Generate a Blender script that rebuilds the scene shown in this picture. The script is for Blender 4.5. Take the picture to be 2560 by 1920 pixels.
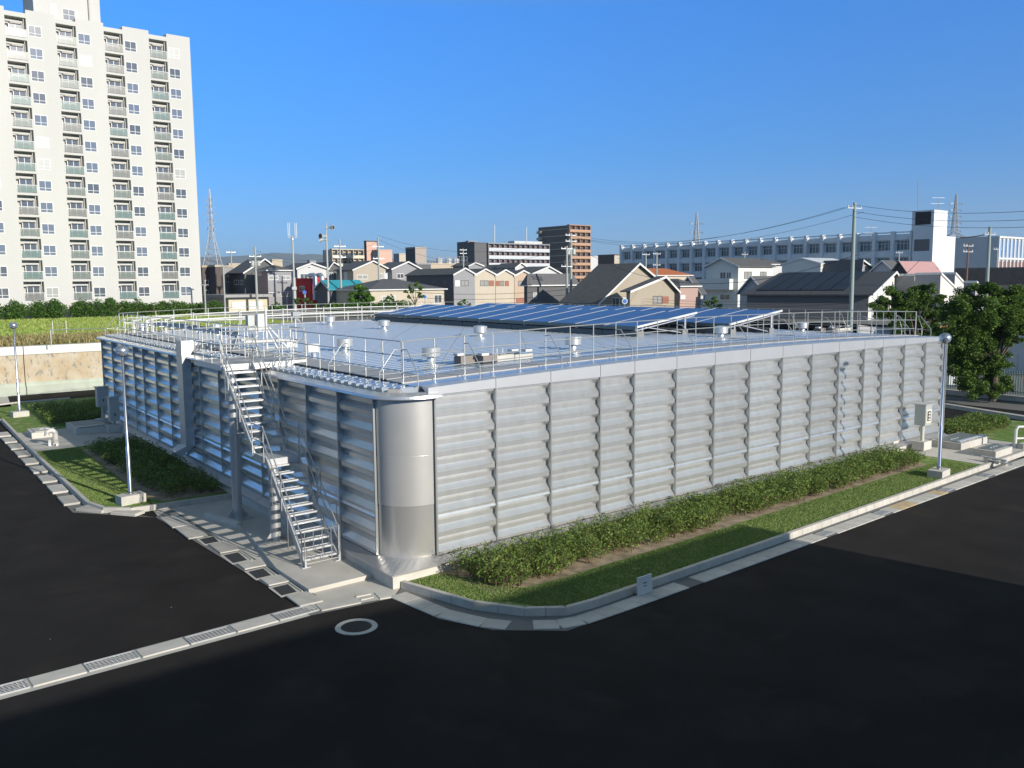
import bpy, math, random
import numpy as np
from mathutils import Vector, Matrix

for o in list(bpy.data.objects): bpy.data.objects.remove(o)
S = bpy.context.scene; COL = S.collection
rnd = random.Random(7); rng = np.random.default_rng(5)

# ------------------------------------------------------------ camera
FPX, PITCH, ROLL, CZ = 2200.0, 0.1148, -0.0086, 8.052
_F = Vector((0, math.cos(PITCH), -math.sin(PITCH))); _X = Vector((1, 0, 0)); _U = _X.cross(_F)
_c, _s = math.cos(ROLL), math.sin(ROLL)
CX = _c*_X + _s*_U; CU = -_s*_X + _c*_U; CF = _F; CC = Vector((0, 0, CZ))
cd = bpy.data.cameras.new('camera'); cam = bpy.data.objects.new('camera', cd); COL.objects.link(cam)
cd.sensor_width = 36; cd.lens = FPX/2560*36; cd.clip_start = 0.1; cd.clip_end = 30000
cam.matrix_world = Matrix(((CX.x, CU.x, -CF.x, CC.x), (CX.y, CU.y, -CF.y, CC.y), (CX.z, CU.z, -CF.z, CC.z), (0, 0, 0, 1)))
S.camera = cam

# ------------------------------------------------------------ sun and sky
SUN = Vector((2.167, -1.963, 1.0)).normalized()
EL = math.asin(SUN.z); ROT = math.atan2(SUN.x, SUN.y)
w = bpy.data.worlds.new('World'); S.world = w; w.use_nodes = True
nt = w.node_tree; bg = nt.nodes['Background']
sky = nt.nodes.new('ShaderNodeTexSky'); sky.sky_type = 'NISHITA'; sky.sun_disc = False
sky.sun_elevation = EL; sky.sun_rotation = ROT; sky.air_density = 1.0; sky.dust_density = 0.0; sky.ozone_density = 3.0; sky.altitude = 0
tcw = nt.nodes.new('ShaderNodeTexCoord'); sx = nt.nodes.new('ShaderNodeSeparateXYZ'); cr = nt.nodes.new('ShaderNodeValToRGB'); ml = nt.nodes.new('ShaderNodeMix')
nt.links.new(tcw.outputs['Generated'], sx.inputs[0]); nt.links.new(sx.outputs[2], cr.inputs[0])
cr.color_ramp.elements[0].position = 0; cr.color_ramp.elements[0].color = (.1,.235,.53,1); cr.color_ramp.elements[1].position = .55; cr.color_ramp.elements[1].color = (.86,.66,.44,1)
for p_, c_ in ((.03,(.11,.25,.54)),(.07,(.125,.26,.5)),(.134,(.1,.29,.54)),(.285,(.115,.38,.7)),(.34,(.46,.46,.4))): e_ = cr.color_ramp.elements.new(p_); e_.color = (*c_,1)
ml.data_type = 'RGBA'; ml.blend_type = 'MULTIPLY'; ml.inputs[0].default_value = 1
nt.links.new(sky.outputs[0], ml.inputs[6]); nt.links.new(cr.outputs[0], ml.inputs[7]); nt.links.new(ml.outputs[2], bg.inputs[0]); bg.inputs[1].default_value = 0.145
sd = bpy.data.lights.new('sun', 'SUN'); sd.energy = 3.0; sd.angle = math.radians(0.5); sd.color = (1, .93, .82)
sl = bpy.data.objects.new('sun', sd); COL.objects.link(sl)
sl.rotation_euler = SUN.to_track_quat('Z', 'Y').to_euler(); sl.location = (60, -60, 60)
S.view_settings.view_transform = 'Standard'; S.view_settings.look = 'None'; S.view_settings.gamma = 1
S.view_settings.exposure = 1.0
S.render.resolution_x = 1024; S.render.resolution_y = 768

# ------------------------------------------------------------ frames
AG, BGA = .6926, -.0637
D1, D2 = 19.7929, 11.0954
OX, OY = -3.111, 23.138
uu = Vector((math.cos(AG), math.sin(AG), 0)); vv = Vector((-math.sin(AG+BGA), math.cos(AG+BGA), 0))
e2 = Vector((-math.sin(AG), math.cos(AG), 0))
OO = Vector((-3.104, 23.143, 0))
def B(u, v, z=0.0): return OO + uu*u + vv*v + Vector((0, 0, z))      # yard frame (along the two visible walls)
def E(a, b, z=0.0, A=AG, o=OO): return o + Vector((math.cos(A), math.sin(A), 0))*a + Vector((-math.sin(A), math.cos(A), 0))*b + Vector((0, 0, z))
def ray(px, py): return CX*((px-1280)/FPX) + CU*((960-py)/FPX) + CF
def G(px, py, z=0.0):
    d = ray(px, py); return CC + d*((z-CZ)/d.z)
def at(px, py, Y):
    d = ray(px, py); return CC + d*(Y/d.y)
_det = uu.x*vv.y - vv.x*uu.y
def uvof(P):
    x, y = P.x-OO.x, P.y-OO.y
    return ((x*vv.y - vv.x*y)/_det, (uu.x*y - x*uu.y)/_det)

# ------------------------------------------------------------ mesh builder
ORG = {}
class MB:
    def __init__(s): s.v = []; s.f = []; s.m = []; s.cur = 0
    def add(s, pts, faces):
        n = len(s.v); s.v += [tuple(p) for p in pts]
        for f in faces: s.f.append([n+i for i in f]); s.m.append(s.cur)
        return s
    def hexa(s, p): return s.add(p, [(3,2,1,0),(4,5,6,7),(0,1,5,4),(1,2,6,5),(2,3,7,6),(3,0,4,7)])
    def fb(s, fr, u0, u1, v0, v1, z0, z1):
        return s.hexa([fr(u0,v0,z0),fr(u1,v0,z0),fr(u1,v1,z0),fr(u0,v1,z0),fr(u0,v0,z1),fr(u1,v0,z1),fr(u1,v1,z1),fr(u0,v1,z1)])
    def cb(s, c, sx, sy, sz, ang=0):      # box centred in plan at c, base at c.z
        ca, sa = math.cos(ang), math.sin(ang); X = Vector((ca,sa,0))*sx/2; Y = Vector((-sa,ca,0))*sy/2; Z = Vector((0,0,sz))
        c = Vector(c); b = [c-X-Y, c+X-Y, c+X+Y, c-X+Y]
        return s.hexa(b+[q+Z for q in b])
    def bar(s, a, b, w, h, up=Vector((0,0,1))):   # rectangular bar from a to b
        a = Vector(a); b = Vector(b); d = (b-a).normalized(); x = d.cross(up)
        if x.length < 1e-4: x = d.cross(Vector((1,0,0)))
        x.normalize(); y = x.cross(d)
        x *= w/2; y *= h/2
        q = [a-x-y, a+x-y, a+x+y, a-x+y]; r = [p+(b-a) for p in q]
        return s.hexa(q+r)
    def quad(s, *p): return s.add(p, [tuple(range(len(p)))])
    def prism(s, pts, off):
        n = len(pts); off = Vector(off); pts = [Vector(p) for p in pts]
        f = [tuple(range(n))[::-1], tuple(range(n, 2*n))]+[(i, (i+1)%n, n+(i+1)%n, n+i) for i in range(n)]
        return s.add(pts+[p+off for p in pts], f)
    def tube(s, pts, r, n=6, cap=True):
        pts = [Vector(p) for p in pts]; N = len(pts); vs = []; x = None
        rr = r if isinstance(r, (list, tuple)) else [r]*N
        for i, p in enumerate(pts):
            d = ((pts[min(i+1,N-1)]-p).normalized() if i < N-1 else Vector()) + ((p-pts[max(i-1,0)]).normalized() if i else Vector())
            d.normalize()
            if x is None:
                x = d.cross(Vector((0,0,1)))
                if x.length < 1e-3: x = d.cross(Vector((1,0,0)))
            else:
                x = x - d*x.dot(d)
                if x.length < 1e-4: x = d.cross(Vector((1,0,.1)))
            x.normalize(); y = d.cross(x)
            for k in range(n):
                a = 2*math.pi*k/n; vs.append(p + (x*math.cos(a)+y*math.sin(a))*rr[i])
        f = [(i*n+k, i*n+(k+1)%n, (i+1)*n+(k+1)%n, (i+1)*n+k) for i in range(N-1) for k in range(n)]
        if cap: f += [tuple(range(n))[::-1], tuple((N-1)*n+k for k in range(n))]
        return s.add(vs, f)
    def rev(s, c, prof, n=20):
        c = Vector(c); vs = []; N = len(prof)
        for r, z in prof:
            for k in range(n):
                a = 2*math.pi*k/n; vs.append(c+Vector((r*math.cos(a), r*math.sin(a), z)))
        f = [(i*n+k, i*n+(k+1)%n, (i+1)*n+(k+1)%n, (i+1)*n+k) for i in range(N-1) for k in range(n)]
        f += [tuple(range(n))[::-1], tuple((N-1)*n+k for k in range(n))]
        return s.add(vs, f)
    def build(s, name, mat, parent=None, smooth=False, base=None):
        me = bpy.data.meshes.new(name)
        if parent is not None: org = ORG[parent]
        elif base is not None: org = Vector(base)
        else:
            a = np.array(s.v); org = Vector(((a[:,0].min()+a[:,0].max())/2, (a[:,1].min()+a[:,1].max())/2, a[:,2].min()))
        me.from_pydata([(x-org.x, y-org.y, z-org.z) for x, y, z in s.v], [], s.f)
        for m in (mat if isinstance(mat, (list, tuple)) else [mat]): me.materials.append(m)
        if any(s.m): me.polygons.foreach_set('material_index', s.m)
        if smooth is True: me.polygons.foreach_set('use_smooth', [True]*len(s.f))
        elif smooth: me.polygons.foreach_set('use_smooth', [True]*len(s.f)); 
        me.update()
        o = bpy.data.objects.new(name, me); COL.objects.link(o)
        if smooth == 'auto' or smooth is True:
            try: me.set_sharp_from_angle(angle=math.radians(35))
            except Exception: pass
        ORG[o] = org
        if parent is not None: o.parent = parent
        else: o.location = org
        return o
def tag(o, label=None, cat=None, group=None, kind=None):
    if label: o['label'] = label
    if cat: o['category'] = cat
    if group: o['group'] = group
    if kind: o['kind'] = kind
    return o
def thing(name, base, label, cat, group=None):
    o = bpy.data.objects.new(name, None); COL.objects.link(o); o.location = Vector(base); o.empty_display_size = .3
    ORG[o] = Vector(base); return tag(o, label, cat, group)
def struct(m, name, mat, label=None): 
    o = m.build(name, mat); o['kind'] = 'structure'; o['label'] = label or name.replace('_', ' ')
    o['category'] = name.replace('_', ' '); return o
def copy_tree(o, parent=None):
    c = o.copy(); COL.objects.link(c)
    if parent is not None: c.parent = parent
    for ch in list(o.children): copy_tree(ch, c)
    return c
def dup(root, loc, rz=None, label=None):
    r = copy_tree(root); r.location = Vector(loc)
    if rz is not None: r.rotation_euler.z = rz
    if label: r['label'] = label
    return r

# ------------------------------------------------------------ materials
MATS = {}
def M(name, col, rough=.7, metal=0., noise=0., scale=3., bump=0., bscale=None, col2=None, spec=.5, detail=4, stretch=None, alpha=None, coat=0):
    if name in MATS: return MATS[name]
    m = bpy.data.materials.new(name); m.use_nodes = True; t = m.node_tree; b = t.nodes['Principled BSDF']
    b.inputs['Roughness'].default_value = rough; b.inputs['Metallic'].default_value = metal
    b.inputs['Specular IOR Level'].default_value = spec
    if coat: b.inputs['Coat Weight'].default_value = coat
    c = (*col, 1); b.inputs['Base Color'].default_value = c
    if noise or bump or col2:
        tc = t.nodes.new('ShaderNodeTexCoord'); mp = t.nodes.new('ShaderNodeMapping')
        t.links.new(tc.outputs['Object'], mp.inputs[0])
        if stretch: mp.inputs['Scale'].default_value = stretch
        n = t.nodes.new('ShaderNodeTexNoise'); n.inputs['Scale'].default_value = scale; n.inputs['Detail'].default_value = detail
        t.links.new(mp.outputs[0], n.inputs['Vector'])
        if noise or col2:
            r = t.nodes.new('ShaderNodeValToRGB'); r.color_ramp.elements[0].position = .32; r.color_ramp.elements[1].position = .68
            a = c if not col2 else (*col2, 1)
            if col2: r.color_ramp.elements[0].color = a; r.color_ramp.elements[1].color = c
            else:
                r.color_ramp.elements[0].color = tuple(x*(1-noise) for x in col)+(1,)
                r.color_ramp.elements[1].color = tuple(min(1, x*(1+noise)) for x in col)+(1,)
            t.links.new(n.outputs['Fac'], r.inputs[0]); t.links.new(r.outputs[0], b.inputs['Base Color'])
        if bump:
            n2 = t.nodes.new('ShaderNodeTexNoise'); n2.inputs['Scale'].default_value = bscale or scale*6; n2.inputs['Detail'].default_value = 3
            t.links.new(mp.outputs[0], n2.inputs['Vector'])
            bp = t.nodes.new('ShaderNodeBump'); bp.inputs['Strength'].default_value = bump; bp.inputs['Distance'].default_value = .02
            t.links.new(n2.outputs['Fac'], bp.inputs['Height']); t.links.new(bp.outputs[0], b.inputs['Normal'])
    MATS[name] = m; return m
def leafmat(name, c1, c2, c3):
    if name in MATS: return MATS[name]
    m = bpy.data.materials.new(name); m.use_nodes = True; t = m.node_tree; b = t.nodes['Principled BSDF']
    g = t.nodes.new('ShaderNodeNewGeometry'); r = t.nodes.new('ShaderNodeValToRGB')
    r.color_ramp.elements[0].color = (*c1, 1); r.color_ramp.elements[1].color = (*c3, 1)
    e = r.color_ramp.elements.new(.5); e.color = (*c2, 1)
    t.links.new(g.outputs['Random Per Island'], r.inputs[0]); t.links.new(r.outputs[0], b.inputs['Base Color'])
    b.inputs['Roughness'].default_value = .55; b.inputs['Specular IOR Level'].default_value = .3
    tr = t.nodes.new('ShaderNodeBsdfTranslucent'); mx = t.nodes.new('ShaderNodeMixShader'); mx.inputs[0].default_value = .25
    t.links.new(r.outputs[0], tr.inputs[0]); t.links.new(b.outputs[0], mx.inputs[1]); t.links.new(tr.outputs[0], mx.inputs[2])
    t.links.new(mx.outputs[0], t.nodes['Material Output'].inputs[0]); MATS[name] = m; return m
alu = M('aluminium_sheet', (.71,.71,.695), .32, .775, noise=.05, scale=1.3, stretch=(2.5,2.5,.35), detail=6)
def per_object(m, lo, hi):
    t = m.node_tree; b = t.nodes['Principled BSDF']; oi = t.nodes.new('ShaderNodeObjectInfo'); mr = t.nodes.new('ShaderNodeMapRange'); mr.inputs[3].default_value = lo; mr.inputs[4].default_value = hi
    t.links.new(oi.outputs['Random'], mr.inputs[0]); x = t.nodes.new('ShaderNodeMix'); x.data_type = 'RGBA'; x.blend_type = 'MULTIPLY'; x.inputs[0].default_value = 1
    src = b.inputs['Base Color'].links; 
    if src: t.links.new(src[0].from_socket, x.inputs[6])
    else: x.inputs[6].default_value = b.inputs['Base Color'].default_value
    cb = t.nodes.new('ShaderNodeCombineColor')
    for i in range(3): t.links.new(mr.outputs[0], cb.inputs[i])
    t.links.new(cb.outputs[0], x.inputs[7]); t.links.new(x.outputs[2], b.inputs['Base Color'])
per_object(alu, .92, 1.03)
alu_dk = M('aluminium_rib', (.5,.51,.5), .4, .85)
steel = M('stainless_drum', (.74,.73,.7), .3, .62, noise=.04, scale=1.2)
trimm = M('trim_metal', (.58,.58,.58), .32, .65, noise=.06, scale=2)
fasc = M('fascia_metal', (.64,.645,.65), .42, .7, noise=.03, scale=1)
roofm = M('roof_sheet', (.47,.5,.54), .27, .62)
rail_m = M('galvanised_rail', (.5,.5,.48), .4, .7)
galv = M('galvanised_steel', (.6,.61,.62), .42, .7, noise=.08, scale=4)
white = M('white_paint', (.62,.62,.6), .5)
whitep = M('white_render', (.74,.73,.7), .85, noise=.03, scale=.6)
conc = M('concrete', (.5,.47,.42), .85, noise=.1, scale=1.1, bump=.15, bscale=30)
conc2 = M('pale_concrete', (.52,.495,.45), .85, noise=.08, scale=2.5, bump=.1, bscale=30)
conc3 = M('cover_concrete', (.48,.455,.41), .85, noise=.1, scale=2.5, bump=.1, bscale=30)
per_object(conc3, .8, 1.06); per_object(conc2, .86, 1.04)
darkm = M('dark_shade_and_paint', (.03,.032,.035), .9)  # flat dark: painted shade inside openings, plain colour on fittings and print
walk = M('walkway_sheet', (.42,.41,.4), .6, .3, noise=.05, scale=1)
grey_s = M('grey_box_paint', (.42,.44,.43), .5, .2)
glass = M('window_glass', (.09,.1,.115), .12, 0, spec=.8)
glass2 = M('window_glass_curtain', (.3,.3,.28), .25, 0, spec=.8)
solar = M('solar_glass', (.03,.085,.25), .3, .0, spec=.35)
soil = M('mulch_soil', (.3,.235,.16), .95, noise=.35, scale=3, bump=.6, bscale=25)
barkm = M('bark', (.09,.07,.05), .9, noise=.3, scale=8)
polem = M('pole_concrete', (.33,.35,.33), .8, noise=.06, scale=3)
cable = M('black_cable', (.03,.03,.035), .6)
# ============================================================ GROUND
def asphalt_mat():
    m = M('asphalt', (.025,.023,.022), .9, noise=.18, scale=.6, bump=.3, bscale=120, spec=.06)
    t = m.node_tree; b = t.nodes['Principled BSDF']; tc = t.nodes.new('ShaderNodeTexCoord')
    def ns(scale, lo, hi, det=5, warp=0):
        n = t.nodes.new('ShaderNodeTexNoise'); n.inputs['Scale'].default_value = scale; n.inputs['Detail'].default_value = det; n.inputs['Distortion'].default_value = warp
        t.links.new(tc.outputs['Object'], n.inputs['Vector'])
        r = t.nodes.new('ShaderNodeMapRange'); r.inputs[1].default_value = lo; r.inputs[2].default_value = hi
        t.links.new(n.outputs['Fac'], r.inputs[0]); return r.outputs[0]
    def mix(a, fac, col):
        x = t.nodes.new('ShaderNodeMix'); x.data_type = 'RGBA'; t.links.new(fac, x.inputs[0]); t.links.new(a, x.inputs[6]); x.inputs[7].default_value = (*col, 1); return x.outputs[2]
    base = b.inputs['Base Color'].links[0].from_socket
    o = mix(base, ns(38, .5, .75, 2), (.036,.033,.031))
    o = mix(o, ns(.55, .56, .9, 8, .4), (.05,.044,.038))
    o = mix(o, ns(.16, .58, .8, 5), (.03,.027,.026))
    vo = t.nodes.new('ShaderNodeTexVoronoi'); vo.inputs['Scale'].default_value = .9; t.links.new(tc.outputs['Object'], vo.inputs['Vector'])
    lt = t.nodes.new('ShaderNodeMath'); lt.operation = 'LESS_THAN'; lt.inputs[1].default_value = .016; t.links.new(vo.outputs['Distance'], lt.inputs[0])
    o = mix(o, lt.outputs[0], (.5,.48,.45))
    t.links.new(o, b.inputs['Base Color']); return m
asph = asphalt_mat()
def grass_mat(name, c1, c2, c3, sc=1.2, dry=.62):
    m = M(name, c1, .9, noise=.3, scale=40, bump=.5, bscale=60, spec=.1, col2=c2)
    t = m.node_tree; b = t.nodes['Principled BSDF']; tc = t.nodes.new('ShaderNodeTexCoord')
    n = t.nodes.new('ShaderNodeTexNoise'); n.inputs['Scale'].default_value = sc; n.inputs['Detail'].default_value = 7; n.inputs['Roughness'].default_value = .65
    t.links.new(tc.outputs['Object'], n.inputs['Vector'])
    r = t.nodes.new('ShaderNodeMapRange'); r.inputs[1].default_value = dry; r.inputs[2].default_value = dry+.14; t.links.new(n.outputs['Fac'], r.inputs[0])
    x = t.nodes.new('ShaderNodeMix'); x.data_type = 'RGBA'; t.links.new(r.outputs[0], x.inputs[0])
    t.links.new(b.inputs['Base Color'].links[0].from_socket, x.inputs[6]); x.inputs[7].default_value = (*c3, 1)
    t.links.new(x.outputs[2], b.inputs['Base Color']); return m
lawnm = grass_mat('lawn_turf', (.17,.27,.065), (.1,.18,.035), (.33,.31,.17), 2.2, .5)
fieldm = grass_mat('field_grass', (.4,.46,.09), (.26,.34,.06), (.5,.38,.18), .14, .5)

m = MB(); m.quad((-6000,-400,-.03), (6000,-400,-.03), (6000,9000,-.03), (-6000,9000,-.03))
struct(m, 'ground', M('town_ground', (.16,.155,.14), .95, noise=.2, scale=.05))
m = MB(); m.quad(B(-60,-60), B(45.5,-60), B(45.5,40), B(30,53.9), B(-60,53.9))
struct(m, 'asphalt_yard', asph, 'dark fresh asphalt of the yard')

# --- kerb lines (yard frame)
KR = [(-.25,-.5),(.05,-1.6),(.42,-2.95),(1.2,-4.15),(2.05,-4.78),(2.9,-4.86),(10,-4.78),(20,-4.55),(29,-4.35),(37,-4.2)]
GR = [(-.72,-.95),(-.55,-2.9),(.1,-4.3),(1.45,-5.47),(3.2,-5.5),(10,-5.43),(20,-5.3),(28.5,-5.2),(37,-5.1)]
KL = [(-5.2,54),(-5.22,40),(-5.3,26),(-5.22,14.5),(-4.9,13.2),(-4.1,12.45),(-2.9,12.3),(-.5,12.1)]
def poly(m, pts, z): m.quad(*[B(u, v, z) for u, v in pts])
def kerbline(m, pts, w, z0, z1, seg=.6, side=1, gap=.012):
    P = [Vector((u, v, 0)) for u, v in pts]
    for a, b in zip(P, P[1:]):
        L = (b-a).length; n = max(1, round(L/seg)); d = (b-a).normalized(); nn = Vector((-d.y, d.x, 0))*side*w
        for i in range(n):
            p = a+d*(L*i/n+gap/2); q = a+d*(L*(i+1)/n-gap/2)
            bev = .02
            pr = [p, q, q+nn, p+nn]
            m.hexa([B(x.x, x.y, z0) for x in pr]+[B(x.x, x.y, z1) for x in (p+nn*.12, q+nn*.12, q+nn, p+nn)])
m = MB(); kerbline(m, KR, .15, 0, .2); kerbline(m, [(-5.2,34),(-5.22,40),(-5.3,26),(-5.22,14.5),(-4.9,13.2),(-4.1,12.45),(-2.9,12.3),(-.5,12.1)][1:], .16, 0, .2, .9)
kerbline(m, [(-5.2,40),(-5.15,46),(-4.6,47.6),(-3.5,48.1),(0,48.2)][::-1], .16, 0, .2, .9, side=-1)
struct(m, 'kerb', conc3, 'pale concrete kerb round the lawns')
m = MB(); poly(m, [(-.25,-.48)]+[(u+.1,v+.1) for u,v in KR[1:8]]+[(26.9,-4.3),(26.9,-.3),(.3,-.4)], .15)
poly(m, [(-.45,12.2),(-2.9,12.4),(-4.1,12.6),(-4.85,13.3),(-5.1,14.5),(-5.15,27.3),(-.45,27.3)][::-1], .12)
poly(m, [(-.45,34),(-5.1,34),(-5.1,45.8),(-4.5,47.5),(-3.4,48),(-.3,48.1),(6,48.2),(6,36),(-.3,36)][::-1], .12)
poly(m, [(33.2,-4.2),(40.5,-4.1),(40.5,1.6),(33.2,1.6)], .12)
struct(m, 'lawn', lawnm, 'short green lawn strips round the metal clad building')
m = MB()
for u in np.arange(1.6, 25.4, .1): pass
E_ = [(1.25,-2.8),(3,-3.0),(8,-2.97),(14,-2.8),(20,-2.7),(25.2,-2.6),(25.2,-.45),(.9,-.45)]
poly(m, E_, .156)
poly(m, [(-.45,12.9),(-2.9,13),(-3.25,15),(-3.3,26.2),(-.45,26.4)][::-1], .126)
struct(m, 'soil', soil, 'bare brown mulch soil under the hedges')
# concrete flats
m = MB()
poly(m, [(-.72,-.95),(-.25,-.48),(-.25,12.2),(-3.4,12.2),(-3.45,11.3),(-2.9,-.1),(-2.62,-.55)], .02)
poly(m, [(-5.15,27.3),(-.3,27.3),(-.3,34),(-5.15,34)][::-1], .125)
poly(m, [(26.9,-4.3),(33.2,-4.2),(33.2,2.5),(31.4,2.5),(31.4,-.3),(26.9,-.3)], .155)
struct(m, 'concrete_paving', conc, 'pale concrete paving beside the metal clad building')
m = MB(); m.hexa([B(*p) for p in ((-2.37,.72,.02),(-.42,.68,.02),(-.42,2.9,.02),(-2.4,2.9,.02),(-2.37,.72,.14),(-.42,.68,.14),(-.42,2.9,.14),(-2.4,2.9,.14))])
m.hexa([B(*p) for p in ((-2.4,2.9,.02),(-.42,2.9,.02),(-.42,7.8,.02),(-1.7,7.3,.02),(-2.4,2.9,.14),(-.42,2.9,.14),(-.42,7.8,.1),(-1.7,7.3,.1))])
tag(m.build('concrete_pad', conc), 'raised pale concrete pad at the foot of the metal staircase', 'pad')
# front hedge-side path sheet asphalt slip beyond lawns on the right
m = MB(); kerbline(m, [(43.3,14),(43.3,5.3),(41.6,-.4),(40.8,-6),(40.8,-30)], .5, 0, .22, 2.0)
struct(m, 'far_kerb', conc3, 'concrete kerb in front of the green picket fence')

# --- gutter bed and covers
gut = M('gutter_bed', (.16,.16,.155), .9)  # dark tone paints recess shade between the slabs; the bed lies flat
def strip(m, A_, B_, z):
    for i in range(len(A_)-1): m.quad(B(*A_[i], z), B(*B_[i], z), B(*B_[i+1], z), B(*A_[i+1], z))
m = MB(); strip(m, GR, KR, .006)
m.quad(B(-2.95,-.08,.006), B(-2.95,-.66,.006), B(-.7,-.98,.006), B(-.4,-.4,.006))
struct(m, 'gutter', gut, 'grey concrete gutter bed')
m = MB()
m.quad(B(-5.95,34.5,.007), B(-5.3,34.5,.007), B(-5.22,14.2,.007), B(-5.75,14,.007))
m.quad(B(-5.75,14,.007), B(-5.22,14.2,.007), B(-4.1,12.3,.007), B(-3.55,11.3,.007))
m.quad(B(-3.56,11.3,.024), B(-2.8,12.1,.024), B(-2.25,.5,.024), B(-2.9,-.1,.024))
struct(m, 'side_gutter', gut, 'grey concrete gutter bed beside the left lawn')
# slabs: one cover mesh, local X along length 1
def slab_proto(L, W, H, name='drain_cover', mat=conc3, holes=False):
    m = MB(); I = lambda x, y, z: Vector((x, y, z))
    c = .012
    m.hexa([(-L/2,-W/2,0),(L/2,-W/2,0),(L/2,W/2,0),(-L/2,W/2,0),(-L/2,-W/2,H-c),(L/2,-W/2,H-c),(L/2,W/2,H-c),(-L/2,W/2,H-c)])
    m.hexa([(-L/2,-W/2,H-c),(L/2,-W/2,H-c),(L/2,W/2,H-c),(-L/2,W/2,H-c),(-L/2+c,-W/2+c,H),(L/2-c,-W/2+c,H),(L/2-c,W/2-c,H),(-L/2+c,W/2-c,H)])
    return m.build(name, mat, base=(0,0,0))
def orient(o, a, b, z):      # centre between yard points a, b, local X along
    p, q = B(*a), B(*b); o.location = (p+q)/2+Vector((0,0,z)); o.rotation_euler.z = math.atan2((q-p).y, (q-p).x)
first = {}
def cover(kind, a, b, z, label, group, W, H, L=None):
    L = L or (B(*b)-B(*a)).length-.02; key = (kind, round(L, 2), W)
    if key not in first:
        o = slab_proto(L, W, H, 'drain_cover', conc3 if kind == 'c' else conc2); first[key] = o
    else:
        o = first[key].copy(); COL.objects.link(o)
    tag(o, label, 'drain cover', group); orient(o, a, b, z); return o
# left row of nine separate slabs with gaps
for k in range(9):
    v = 15.9+2.33*k; uo = -5.55-.006*(v-14)
    cover('c', (uo,v-.72), (uo,v+.72), .01, 'pale concrete slab laid with gaps along the left lawn kerb', 'concrete gutter slabs along the left lawn', .56, .075, 1.44)
cover('c', (-5.42,14.3), (-4.75,13.25), .01, 'concrete slab bridging the gutter bend by the left lawn corner', None, .5, .1)
cover('c', (-4.55,12.9), (-3.9,12.0), .01, 'concrete slab where the gutter leaves the left lawn for the staircase paving', None, .5, .1)
# slabs along staircase paving
for i, (v0, v1) in enumerate(((11.0,9.4),(9.35,7.75),(6.75,5.6),(4.3,3.65),(2.6,1.92),(.88,-.05))):
    uo = -2.62-.03*(v0+v1)/2-.25*((v0+v1)/2>8)
    cover('c', (uo,v0), (uo,v1), .026, ['slab of the gutter beside the staircase paving, farthest from the cross drain','second farthest slab of the gutter beside the staircase paving','long gutter slab beside the tall staircase post','short gutter slab left of the staircase middle','short gutter slab left of the staircase gate','gutter slab at the corner where the cross drain begins'][i], 'slabs of the gutter beside the staircase', .62, .035)
# openings in that gutter: flat dark plates paint the shade inside
for i, (v0, v1) in enumerate(((7.65,6.8),(5.5,4.4),(3.55,2.65),(1.85,.95))):
    m = MB(); uo = -2.72-.03*v0
    fr = lambda a, b, z: B(a, b, z)
    m.cur = 0; m.fb(fr, uo-.28, uo+.34, v1-.02, v0+.02, .025, .028)
    m.cur = 1; q_ = [B(uo-.22,v1+.1,.03), B(uo+.2,v1+.1,.03), B(uo+.24,v0-.1,.03), B(uo-.2,v0-.1,.03)]; m.prism(q_, (0,0,.004))
    m.cur = 0; m.hexa([B(uo+.3,v1,.025),B(uo+.34,v1,.025),B(uo+.34,v0,.025),B(uo+.3,v0,.025),B(uo+.3,v1,.05),B(uo+.34,v1,.05),B(uo+.34,v0,.05),B(uo+.3,v0,.05)])
    tag(m.build('gutter_opening', [conc, darkm]), ['open dark gutter slot beside the tall staircase post','open dark gutter slot left of the short staircase post','open dark gutter slot left of the staircase gate','open dark gutter slot nearest the cross drain'][i], 'gutter', 'open gutter slots beside the staircase')
# cross drain: alternate concrete covers and steel grates
m = MB(); m.quad(B(-14,-.7,.004), B(-2.6,-.66,.004), B(-2.6,.12,.004), B(-14,.0,.004)); struct(m, 'drain_channel', conc2, 'concrete channel of the cross drain')
def grate_proto(L, W):
    g = thing('drain_grate', (0,0,0), '', 'grate'); f = MB(); I = lambda x, y, z: Vector((x, y, z))
    for y in (-W/2, W/2-.025): f.fb(I, -L/2, L/2, y, y+.02, 0, .034)
    for x in (-L/2, L/2-.025): f.fb(I, x, x+.025, -W/2+.025, W/2-.025, 0, .034)
    f.build('frame', galv, g)
    f = MB()
    for k in range(1, 6): y = -W/2+W*k/6; f.fb(I, -L/2+.025, L/2-.025, y-.011, y+.011, .026, .033)
    for k in range(1, 12): x = -L/2+L*k/12; f.fb(I, x-.003, x+.003, -W/2+.03, W/2-.03, .02, .0255)
    b = f.build('bars', galv, g); 
    f = MB(); f.fb(I, -L/2+.025, L/2-.025, -W/2+.025, W/2-.025, .001, .003); f.build('channel', darkm, g)  # dark sheet paints the shade below the bars
    return g
gr0 = grate_proto(1.03, .48); used = False
gl = ['steel drain grate in the asphalt at the left picture edge','second steel drain grate from the left in the cross drain','steel drain grate in the middle of the cross drain','steel drain grate nearest the staircase pad']
gi = 0
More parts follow.
